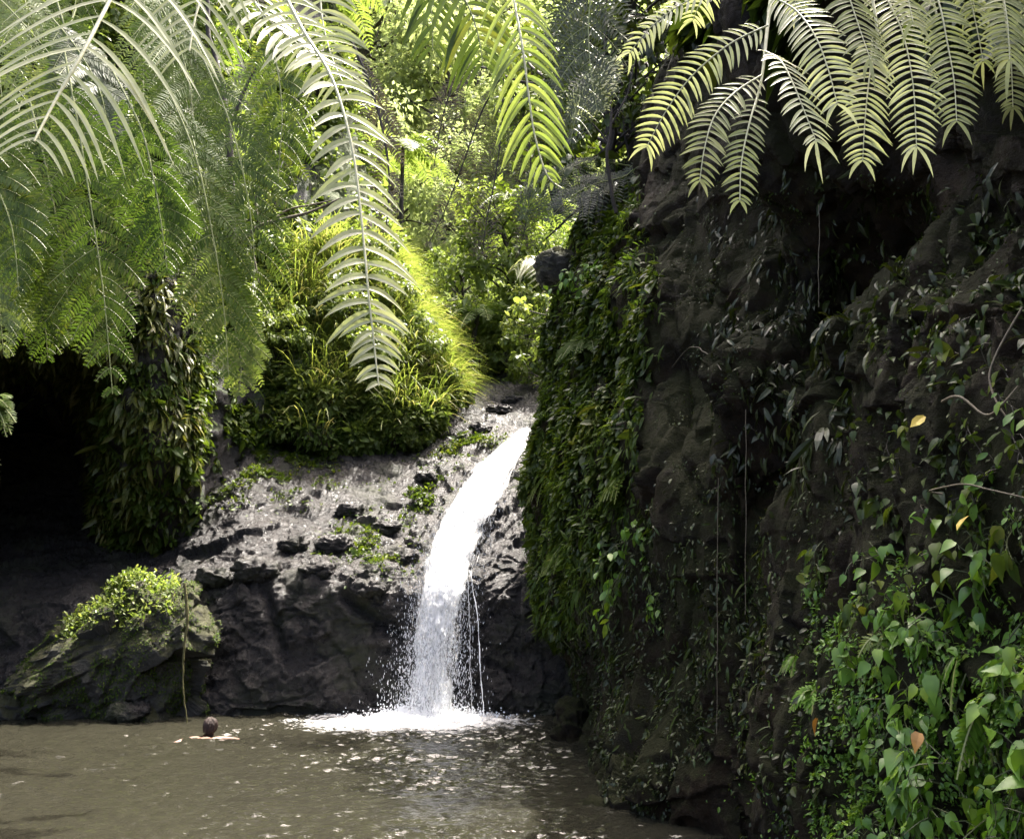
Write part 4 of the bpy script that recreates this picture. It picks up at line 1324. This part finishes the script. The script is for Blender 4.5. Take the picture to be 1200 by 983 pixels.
HG = 'green fern fronds hanging over the left cliff'
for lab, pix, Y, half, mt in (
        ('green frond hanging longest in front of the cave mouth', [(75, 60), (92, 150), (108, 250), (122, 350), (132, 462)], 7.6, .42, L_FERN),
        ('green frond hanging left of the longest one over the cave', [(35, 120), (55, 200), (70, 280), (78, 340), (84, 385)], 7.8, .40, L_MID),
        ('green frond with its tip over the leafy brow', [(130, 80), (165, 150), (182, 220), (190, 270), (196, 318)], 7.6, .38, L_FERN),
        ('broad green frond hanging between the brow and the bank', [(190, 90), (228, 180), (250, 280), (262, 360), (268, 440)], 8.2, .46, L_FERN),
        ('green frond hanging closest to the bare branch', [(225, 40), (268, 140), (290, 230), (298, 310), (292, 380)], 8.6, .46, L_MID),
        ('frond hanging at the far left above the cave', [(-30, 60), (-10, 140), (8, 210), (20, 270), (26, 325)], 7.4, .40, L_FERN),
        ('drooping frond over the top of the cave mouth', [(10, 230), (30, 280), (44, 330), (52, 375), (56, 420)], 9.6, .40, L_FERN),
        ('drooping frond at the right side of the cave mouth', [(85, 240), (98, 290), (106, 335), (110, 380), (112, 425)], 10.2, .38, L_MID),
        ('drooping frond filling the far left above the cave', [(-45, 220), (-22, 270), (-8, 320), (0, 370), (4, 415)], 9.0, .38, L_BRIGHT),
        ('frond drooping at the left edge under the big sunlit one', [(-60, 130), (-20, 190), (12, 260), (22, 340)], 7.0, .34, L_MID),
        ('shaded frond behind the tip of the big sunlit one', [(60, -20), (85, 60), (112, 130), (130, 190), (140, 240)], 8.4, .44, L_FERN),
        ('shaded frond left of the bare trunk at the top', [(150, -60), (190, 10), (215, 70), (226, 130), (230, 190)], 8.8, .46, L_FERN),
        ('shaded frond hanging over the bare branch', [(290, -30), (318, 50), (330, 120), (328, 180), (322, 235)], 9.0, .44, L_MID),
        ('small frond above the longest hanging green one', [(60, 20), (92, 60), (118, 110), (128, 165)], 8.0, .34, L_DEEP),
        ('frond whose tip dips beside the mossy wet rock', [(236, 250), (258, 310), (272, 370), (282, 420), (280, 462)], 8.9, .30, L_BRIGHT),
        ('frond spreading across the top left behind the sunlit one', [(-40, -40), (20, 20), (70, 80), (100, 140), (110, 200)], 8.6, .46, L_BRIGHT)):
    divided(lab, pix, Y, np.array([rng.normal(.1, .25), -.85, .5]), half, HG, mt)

for k in range(22):
    x, y = rng.uniform(-40, 330), rng.uniform(-120, 190)
    Yk = rng.uniform(9.5, 13)
    Lk = rng.uniform(.9, 1.35) * 1900 / Yk
    dx = rng.uniform(-.45, .45)
    pix = [(x + dx * Lk * s_ ** .8, y + Lk * (s_ - .12 * math.sin(s_ * 3))) for s_ in np.linspace(0, 1, 5)]
    divided('fern frond in the layered curtain of ferns on the left bank', pix, Yk + np.linspace(.5, -.3, 5), np.array([rng.normal(0, .5), -.8, .5]), rng.uniform(.34, .5), 'layered ferns on the left bank', [L_FERN, L_MID, L_BRIGHT][k % 3], npin=16, fine=14, wd=.03)
TG = 'shaded fern fronds at the cliff top'
for lab, pix, Y, half, mt in (
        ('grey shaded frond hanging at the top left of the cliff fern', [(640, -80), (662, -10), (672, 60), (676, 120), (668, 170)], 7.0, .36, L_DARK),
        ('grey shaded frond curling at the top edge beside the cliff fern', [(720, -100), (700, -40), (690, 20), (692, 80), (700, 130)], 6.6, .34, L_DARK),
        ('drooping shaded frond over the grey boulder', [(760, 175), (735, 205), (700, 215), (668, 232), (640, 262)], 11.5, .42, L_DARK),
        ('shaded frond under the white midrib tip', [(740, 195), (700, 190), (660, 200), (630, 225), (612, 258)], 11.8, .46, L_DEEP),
        ('bright tilted frond at the cliff edge above the boulder', [(735, 60), (715, 75), (700, 90), (685, 112), (672, 140)], 9.5, .3, L_FERNSUN),
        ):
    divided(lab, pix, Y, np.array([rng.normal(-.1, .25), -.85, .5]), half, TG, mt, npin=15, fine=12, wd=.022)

frond_thing('pale frond arching over the stream head left of the grey boulder', [(672, 345), (650, 318), (632, 305), (616, 304), (603, 316)], 15.5, np.array([-.2, -.6, .8]), 15, .5, .055, L_FERNSUN, STEM_GREEN, prof=prof_tip, rad=.012, ang=.3, droop=.5, nseg=6)
DG = 'dry brown fronds hanging in the gorge'
for lab, pix, Y, half in (
        ('dry brown frond drooping from the dead trunk head', [(590, 85), (565, 130), (545, 185), (522, 245), (500, 290)], 14.6, .45),
        ('dry frond hanging straight down under the trunk head', [(590, 90), (588, 150), (580, 210), (570, 260), (565, 300)], 14.4, .5),
        ('dry frond leaning left from the trunk head', [(590, 85), (555, 80), (530, 105), (516, 150), (508, 200)], 14.8, .45),
        ('dry frond hanging right of the trunk head', [(592, 88), (612, 130), (622, 190), (618, 250), (608, 300)], 14.6, .45),
        ('dark withered frond beside the longest bright frond', [(408, 40), (430, 90), (448, 150), (456, 210), (452, 275)], 8.0, .26)):
    divided(lab, pix, Y, np.array([rng.normal(0, .2), -.9, .3]), half, DG, L_DEAD, npin=11, wd=.022, fine=13, name='dry_frond', smat=BARK_DARK, droop=.7, ang=.9, rad=.02)

# small ferns on the cliff
for px, py, lab, s, mt in ((958, 812, 'small bright fern drooping beside the orange dead leaf', .24, L_FRESH), (1120, 770, 'small fern with pointed lobes in the leafy patch', .2, L_FRESH), (1035, 745, 'dull small fern above the leafy patch', .18, L_MID),
                           (1150, 835, 'low feathery fern among the mossy seedlings', .2, L_FRESH), (930, 770, 'little fern at the left fringe of the leafy patch', .16, L_FRESH), (640, 560, 'fern tuft beside the upper fall', .5, L_MID),
                           (665, 640, 'fern tuft beside the lower fall', .5, L_MID), (690, 480, 'fern tuft on the leafy cliff edge', .5, L_MID), (690, 400, 'fern tuft high on the leafy cliff edge', .5, L_FERN), (730, 560, 'fern tuft above the bright cliff bush', .4, L_MID)):
    p, N = CLIFF.at(px, py)
    th = thing('fern', lab, 'fern', p, 'small ferns rooted on the cliff')
    side = nrm(np.cross(N, [0, 0, 1.]))
    fr, tb = [], []
    for k in range(7):
        a = rng.uniform(-1.2, 1.2)
        e = N * .55 + side * math.sin(a) * .8 + np.array([0, 0, .35 * math.cos(a)])
        u = np.linspace(0, 1, 14)[:, None]
        c = p - N * .02 + s * (u * e + u ** 2 * np.array([0, 0, -.95]))
        tb.append(tube(c, .004, 4))
        fr.append(frond(c, nrm(N + np.array([0, 0, .6])), 15, s * .28, s * .075, prof_frond, ang=.35, droop=.12, nseg=3))
    part('rachis', *join(*tb)[:2], STEM_GREEN, th)
    V, Q, r = join(*fr)
    part('foliage', V, Q, mt, th, rnd=r)

# yellow-green clump poking in at the left edge by the cave
for px, py, Y, s, mt, lab in ((-12, 470, 9.5, .36, L_FERN, 'yellow-green fern poking in from the left edge by the cave'), (-40, 400, 10.5, .5, L_FERN, 'dull drooping fern at the left edge above the cave'), (-36, 535, 9.8, .4, L_FERN, 'dim little fern at the left edge inside the cave')):
    p = P(px, py, Y)
    th = thing('fern', lab, 'fern', p)
    fr, tb = [], []
    for k in range(9):
        a = rng.uniform(-.6, .9)
        e = np.array([math.cos(a) * .9, rng.uniform(-.6, .1), math.sin(a)])
        u = np.linspace(0, 1, 14)[:, None]
        c = p + s * (u * e + u ** 2 * np.array([0, 0, -.6]))
        tb.append(tube(c, .006, 4))
        fr.append(frond(c, np.array([0, -.5, .85]), 13, s * .26, s * .08, prof_frond, ang=.4, droop=.2, nseg=3))
    part('rachis', *join(*tb)[:2], STEM_GREEN, th)
    V, Q, r = join(*fr)
    part('foliage', V, Q, mt, th, rnd=r)


# ================================================================== TREES, SHRUBS, TREE FERNS
def limb(a, b, r0, r1, seed, wob=.12, n=14):
    c = cr([a, (np.asarray(a) * .6 + np.asarray(b) * .4) + rng.normal(0, wob, 3) * np.linalg.norm(np.asarray(b) - a), b], n)
    return tube(c, np.linspace(r0, r1, n), 7), c


def tree_proto(label, height, crown_r, leafm, barkm, nclump, per, leaf, seed, loc, group, lean=(0, 0), tpl=KITE, low=.45, name='tree', flat=.8):
    th = thing(name, label, 'tree', loc, group)
    p0 = np.array(loc, float)
    top = p0 + np.array([lean[0], lean[1], height * .82])
    tr, c = limb(p0 - [0, 0, .6], top, height * .026 + .03, height * .006, seed, .05, 20)
    tubes = [tr]
    lv = []
    for k in range(nclump):
        t = rng.uniform(low, 1)
        b = c[int(t * 19)]
        d = nrm(rng.normal(0, 1, 3) * [1, 1, .45] + [0, 0, .25])
        e = b + d * crown_r * rng.uniform(.35, 1) * (1.15 - .5 * abs(t - .7)) + np.array([0, 0, .2 * crown_r * rng.random()])
        e[2] = p0[2] + (e[2] - p0[2])
        tb, cc = limb(b, e, height * .008 + .008, .008, seed, .1, 8)
        tubes.append(tb)
        m = int(per * rng.uniform(.5, 1.4))
        R_ = crown_r * rng.uniform(.16, .34)
        q = nrm(rng.normal(0, 1, (m, 3))) * rng.random((m, 1)) ** .45 * R_ * np.array([1.2, 1.2, flat])
        pos = e + q
        lv.append(inst(tpl, pos, orient(nrm(q + [0, 0, .15 * R_]), .55, .6, .45), leaf * np.exp(rng.normal(0, .3, m)), np.clip(rng.random() * .5 + rng.random(m) * .5, 0, 1)))
    part('trunk', *join(*tubes)[:2], barkm, th, smooth=True)
    V, Q, r = join(*lv)
    part('crown', V, Q, leafm, th, rnd=r)
    return th


def ground(sheet, px, py):
    p, _ = sheet.at(px, py)
    return p


TGp = 'pale trees on the far gorge side'
spots = [(455, 330, 'pale tree straight up the gorge over the stream head', 1.0, .3), (520, 250, 'pale tree behind the dry hanging fronds', 1.15, 1.9), (420, 180, 'pale tree showing between the longest frond and the dry ones', 1.1, 2.6), (560, 120, 'far pale tree above the dry trunk head', 1.2, 4.1),
         (640, 260, 'pale tree left of the grey boulder', 1.0, 5.0), (350, 60, 'pale tree behind the top of the longest bright frond', 1.2, .9), (480, 40, 'far pale tree at the top edge left of the white midrib', 1.3, 3.3), (300, 220, 'pale tree behind the bare branch', 1.0, 2.2), (690, 150, 'pale tree half hidden by the cliff top', 1.1, 1.2)]
proto = None
for px, py, lab, s, rz in spots:
    g = ground(HILL, px, py + 40)
    if proto is None:
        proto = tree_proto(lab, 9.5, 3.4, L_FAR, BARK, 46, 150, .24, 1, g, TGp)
    else:
        copy_thing(proto, g, rz, s * g[1] / 33., lab)
TGm = 'mid green trees at the stream head'
proto = None
for px, py, Y, lab, s, rz in ((588, 440, 25.5, 'dark-stemmed young tree at the head of the slide', .8, 0), (540, 430, 28.5, 'mid green tree left of the dark-stemmed one at the stream head', .7, 2.), (636, 430, 24.5, 'mid green tree crowding the cliff edge at the stream head', .7, 4.)):
    if proto is None:
        proto = tree_proto(lab, 6.0, 1.9, L_BRIGHT, BARK_DARK, 40, 120, .2, 3, P(px, py, Y), TGm, low=.3)
    else:
        copy_thing(proto, P(px, py, Y), rz, s, lab)
# low shrubs round the stream head
proto = None
for px, py, Y, lab, s, rz in ((530, 452, 24, 'low shrub where the grass meets the stream head', .9, 0), (560, 448, 25, 'low shrub in the middle of the stream head', 1., 1), (592, 446, 24.5, 'low shrub under the dark-stemmed young tree', .9, 2), (620, 450, 23.5, 'low shrub at the cliff side of the stream head', .9, 3),
                              (600, 420, 26.5, 'taller bush behind the stream head shrubs', 1.3, 4), (545, 415, 27, 'taller bush behind the grass end', 1.3, 5), (640, 420, 22, 'yellow-green bush against the leafy cliff edge', 1.1, .5)):
    if proto is None:
        proto = tree_proto(lab, 1.5, .9, L_BRIGHT, BARK, 30, 70, .13, 5, P(px, py, Y), 'shrubs round the stream head', tpl=OVAL, low=.1, name='shrub')
        proto['category'] = 'shrub'
    else:
        copy_thing(proto, P(px, py, Y), rz, s, lab)


def tree_fern(label, loc, height, nfr, L, mat, group, lean=(0, 0)):
    th = thing('tree_fern', label, 'tree fern', loc, group)
    p0 = np.array(loc, float)
    top = p0 + np.array([lean[0], lean[1], height])
    tr, c = limb(p0 - [0, 0, .5], top, .09, .07, 0, .04, 16)
    part('trunk', *tr[:2], BARK_DARK, th, smooth=True)
    fr, tb = [], []
    for k in range(nfr):
        a = 2 * math.pi * (k + rng.random() * .5) / nfr
        e = np.array([math.cos(a), math.sin(a), rng.uniform(.25, .7)])
        u = np.linspace(0, 1, 20)[:, None]
        cc = top + L * rng.uniform(.8, 1.1) * (u * e + u ** 2 * np.array([0, 0, -.85]))
        tb.append(tube(cc, np.linspace(.018, .005, 20), 4))
        fr.append(frond(cc, np.array([0, 0, 1.]), 30, L * .22, L * .030, prof_frond, ang=.3, droop=.28, nseg=3))
    part('rachis', *join(*tb)[:2], STEM_GREEN, th)
    V, Q, r = join(*fr)
    part('crown', V, Q, mat, th, rnd=r)
    return th


FG = 'tree ferns in the gorge'
for lab, px, py, Y, h, L, mt in (('tree fern low beside the stream head', 560, 430, 24, 1.5, 1.5, L_FERN), ('tall tree fern behind the bank', 330, 240, 26, 3.0, 2.4, L_FERN), ('tree fern up the gorge in pale sunlight', 470, 260, 31, 3, 2.4, L_BRIGHT), ('tree fern left of the grey boulder in pale sunlight', 610, 330, 25, 2.4, 1.9, L_BRIGHT),
                                 ('tree fern over the left cliff top', 150, 130, 17, 2.0, 2.6, L_FERN), ('tree fern at the far top left of the cliff', 30, 60, 15.5, 2.2, 2.6, L_FERN), ('tree fern on the bank top left of the longest frond', 280, 90, 22, 2, 2.5, L_BRIGHT), ('tree fern high up the bank', 385, 60, 27, 3, 2.6, L_BRIGHT)):
    tree_fern(lab, P(px, py, Y), h, 13, L, mt, FG)

# bushes along the upper bank and left cliff top
G2 = 'bushes on the bank and left cliff top'
proto = None
for px, py, sh, lab, s, rz in ((255, 330, BANK, 'bush above the mossy wet rock', 1., 0), (300, 300, BANK, 'bush under the bare branch', 1., 1), (240, 240, BANK, 'bush left of the bare branch', 1.2, 2), (330, 220, BANK, 'bush above the bare branch', 1.2, 3), (290, 140, BANK, 'bush high on the bank', 1.3, 4),
                               (360, 150, BANK, 'bush behind the upper part of the longest frond', 1.3, 5), (210, 190, LEFT, 'bush on the corner of the left cliff', 1.1, .6), (150, 120, LEFT, 'bush on the left cliff above the green fronds', 1.3, 1.7), (60, 140, LEFT, 'bush on the left cliff behind the frond tip', 1.3, 2.8), (-30, 180, LEFT, 'bush on the far left cliff', 1.2, 3.3),
                               (90, 230, LEFT, 'bush on the brow above the cave', 1.0, 4.4), (180, 40, LEFT, 'bush near the bare trunk top', 1.4, 5.1), (300, 60, BANK, 'bush at the top of the bank', 1.5, .2), (20, 30, LEFT, 'bush behind the big sunlit frond', 1.4, 1.1), (432, 330, BANK, 'bush on the sunlit bank right of the longest frond', .8, .3), (470, 385, BANK, 'bush on the bank edge facing the stream head', .75, 1.3), (500, 440, BANK, 'bush where the bank edge meets the slide', .7, 2.3), (440, 455, BANK, 'bush below the longest frond tip', .8, 3.3), 
                               (405, 400, BANK, 'bush between grass clumps left of the frond tip', .8, 1.8), (250, 420, BANK, 'glossy bush hanging over the mossy wet rock', .8, 2.1), (330, 440, BANK, 'glossy bush at the foot of the long grass', .8, 2.9)):
    g = ground(sh, px, py)
    if proto is None:
        proto = tree_proto(lab, 1.6, 1.0, L_BRIGHT, BARK_DARK, 34, 80, .13, 7, g, G2, tpl=OVAL, low=.1, name='shrub')
        proto['category'] = 'shrub'
    else:
        copy_thing(proto, g, rz, s, lab)
# long grass clumps hanging down the bank
for k, (px, py, lab) in enumerate(((335, 320, 'long drooping grass clump under the bare branch'), (355, 345, 'long drooping grass clump left of the longest frond'), (380, 300, 'long drooping grass clump behind the longest frond'), (410, 350, 'long pale grass clump behind the longest frond tip'),
                                   (455, 380, 'pale arching grass clump on the sunlit bank edge'), (490, 420, 'pale arching grass clump over the stream head'), (425, 440, 'pale grass clump under the longest frond tip'), (310, 380, 'dark-rooted grass clump over the mossy rock'))):
    c0 = ground(BANK, px, py)
    o = grass_blades(170, lambda a, b, s: np.exp(-((a - px) / 14.) ** 2 - ((b - py) / 12.) ** 2), .7, 1.5, 0, bend=1.15, wid=1.5)
    th = thing('grass_clump', lab, 'grass', c0, 'long grass clumps on the bank')
    part('blades', o[0], o[1], L_GRASS, th, rnd=o[2])

# bare branches and stems
def branch(label, chains, Y, r, mat=BARK_DARK, name='branch'):
    ms = []
    for ch in chains:
        Yv = np.broadcast_to(np.asarray(Y, float), (len(ch),))
        c = cr(P([a for a, *_ in ch], [b for _, b, *_ in ch], Yv), 30)
        c = c + fbm(c * 2.5, 2, 4)[:, None] * .04
        f = 1. if ch is chains[0] else .55
        ms.append(tube(c, np.linspace(r * f, r * f * .4, 30), 6))
    return tag(part(name, *join(*ms)[:2], mat, smooth=True), label, 'branch')


branch('bare brown branch reaching right across the bank', [[(280, 285), (305, 265), (335, 256), (365, 248), (398, 233)], [(318, 262), (338, 246), (365, 240), (388, 235)], [(305, 265), (300, 230), (312, 200), (322, 170)], [(288, 278), (300, 310), (304, 330)]], 11.5, .035, TWIG)
branch('dark bare trunk rising through the left ferns', [[(272, 290), (270, 220), (268, 150), (258, 90), (245, 40), (240, -60)], [(268, 150), (285, 110), (300, 80)], [(262, 110), (240, 90), (228, 70)]], 10.5, .06, BARK_DARK, 'bare_trunk')
branch('dark bent limb leaning off the cliff edge', [[(742, 250), (725, 232), (700, 215), (684, 205), (660, 150), (650, 90)], [(735, 240), (738, 190), (730, 140), (728, 60)], [(700, 228), (672, 250), (640, 280)]], 12.2, .05, BARK_DARK)
branch('thin dark stem standing before the cliff top fern', [[(722, 250), (712, 190), (716, 130), (708, 70), (712, -30)], [(714, 150), (735, 110), (745, 70)], [(714, 170), (690, 140), (672, 120)]], 11, .028, BARK_DARK)
branch('dead limb reaching left from the cliff top with dry fronds hanging off its end', [[(770, 70), (720, 92), (670, 84), (625, 98), (588, 88)], [(640, 92), (625, 80), (612, 62), (604, 50), (600, 40)]], [13.2, 13.6, 14, 14.3, 14.5], .05, BARK)
# leafy young trees in the shade at the cliff edge
for px, py, Y, lab, lf, s in ((700, 240, 12.6, 'shaded young tree on the cliff edge under the white midrib', L_DEEP, 1.0), (745, 150, 12.6, 'shaded young tree behind the left cliff fern', L_DARK, 1.0), (655, 215, 15.5, 'mid green sapling in front of the pale gorge trees', L_MID, .9)):
    tree_proto(lab, 3.4 * s, 1.25 * s, lf, BARK_DARK, 34, 46, .16, 9, P(px, py, Y), 'shaded young trees by the cliff', tpl=OVAL, low=.3)

# ================================================================== LIGHT
def light():
    w = bpy.data.worlds.new('World')
    sc.world = w
    w.use_nodes = True
    t = w.node_tree
    t.nodes.clear()
    o = t.nodes.new('ShaderNodeOutputWorld')
    b = t.nodes.new('ShaderNodeBackground')
    s = t.nodes.new('ShaderNodeTexSky')
    s.sky_type = 'NISHITA'
    s.sun_disc = False
    s.sun_elevation = math.radians(SUN_EL)
    s.sun_rotation = math.radians(SUN_AZ)
    s.air_density, s.dust_density, s.ozone_density = 0.6, 8.0, .3
    b.inputs['Strength'].default_value = .15
    t.links.new(s.outputs[0], b.inputs[0])
    t.links.new(b.outputs[0], o.inputs[0])
    L = bpy.data.lights.new('sun', 'SUN')
    L.energy = 2.7
    L.angle = math.radians(.6)
    L.color = (1, .95, .86)
    so = bpy.data.objects.new('sun', L)
    C.objects.link(so)
    # sun azimuth measured clockwise from +Y (the view direction)
    d = Vector((math.sin(math.radians(SUN_AZ)) * math.cos(math.radians(SUN_EL)), math.cos(math.radians(SUN_AZ)) * math.cos(math.radians(SUN_EL)), math.sin(math.radians(SUN_EL))))
    so.rotation_euler = d.to_track_quat('Z', 'Y').to_euler()
    so.location = (0, 10, 40)


SUN_EL, SUN_AZ = 70, 36
light()
v = sc.view_settings
v.view_transform = 'Standard'
v.look = 'None'
v.exposure = 2.75
v.gamma = 1
v.use_curve_mapping = False
cy = sc.cycles
cy.use_denoising = True
cy.max_bounces = 8
cy.transparent_max_bounces = 24
cy.diffuse_bounces = 3
cy.glossy_bounces = 3
cy.transmission_bounces = 3
cy.caustics_reflective = False
cy.caustics_refractive = False
cy.sample_clamp_indirect = 6
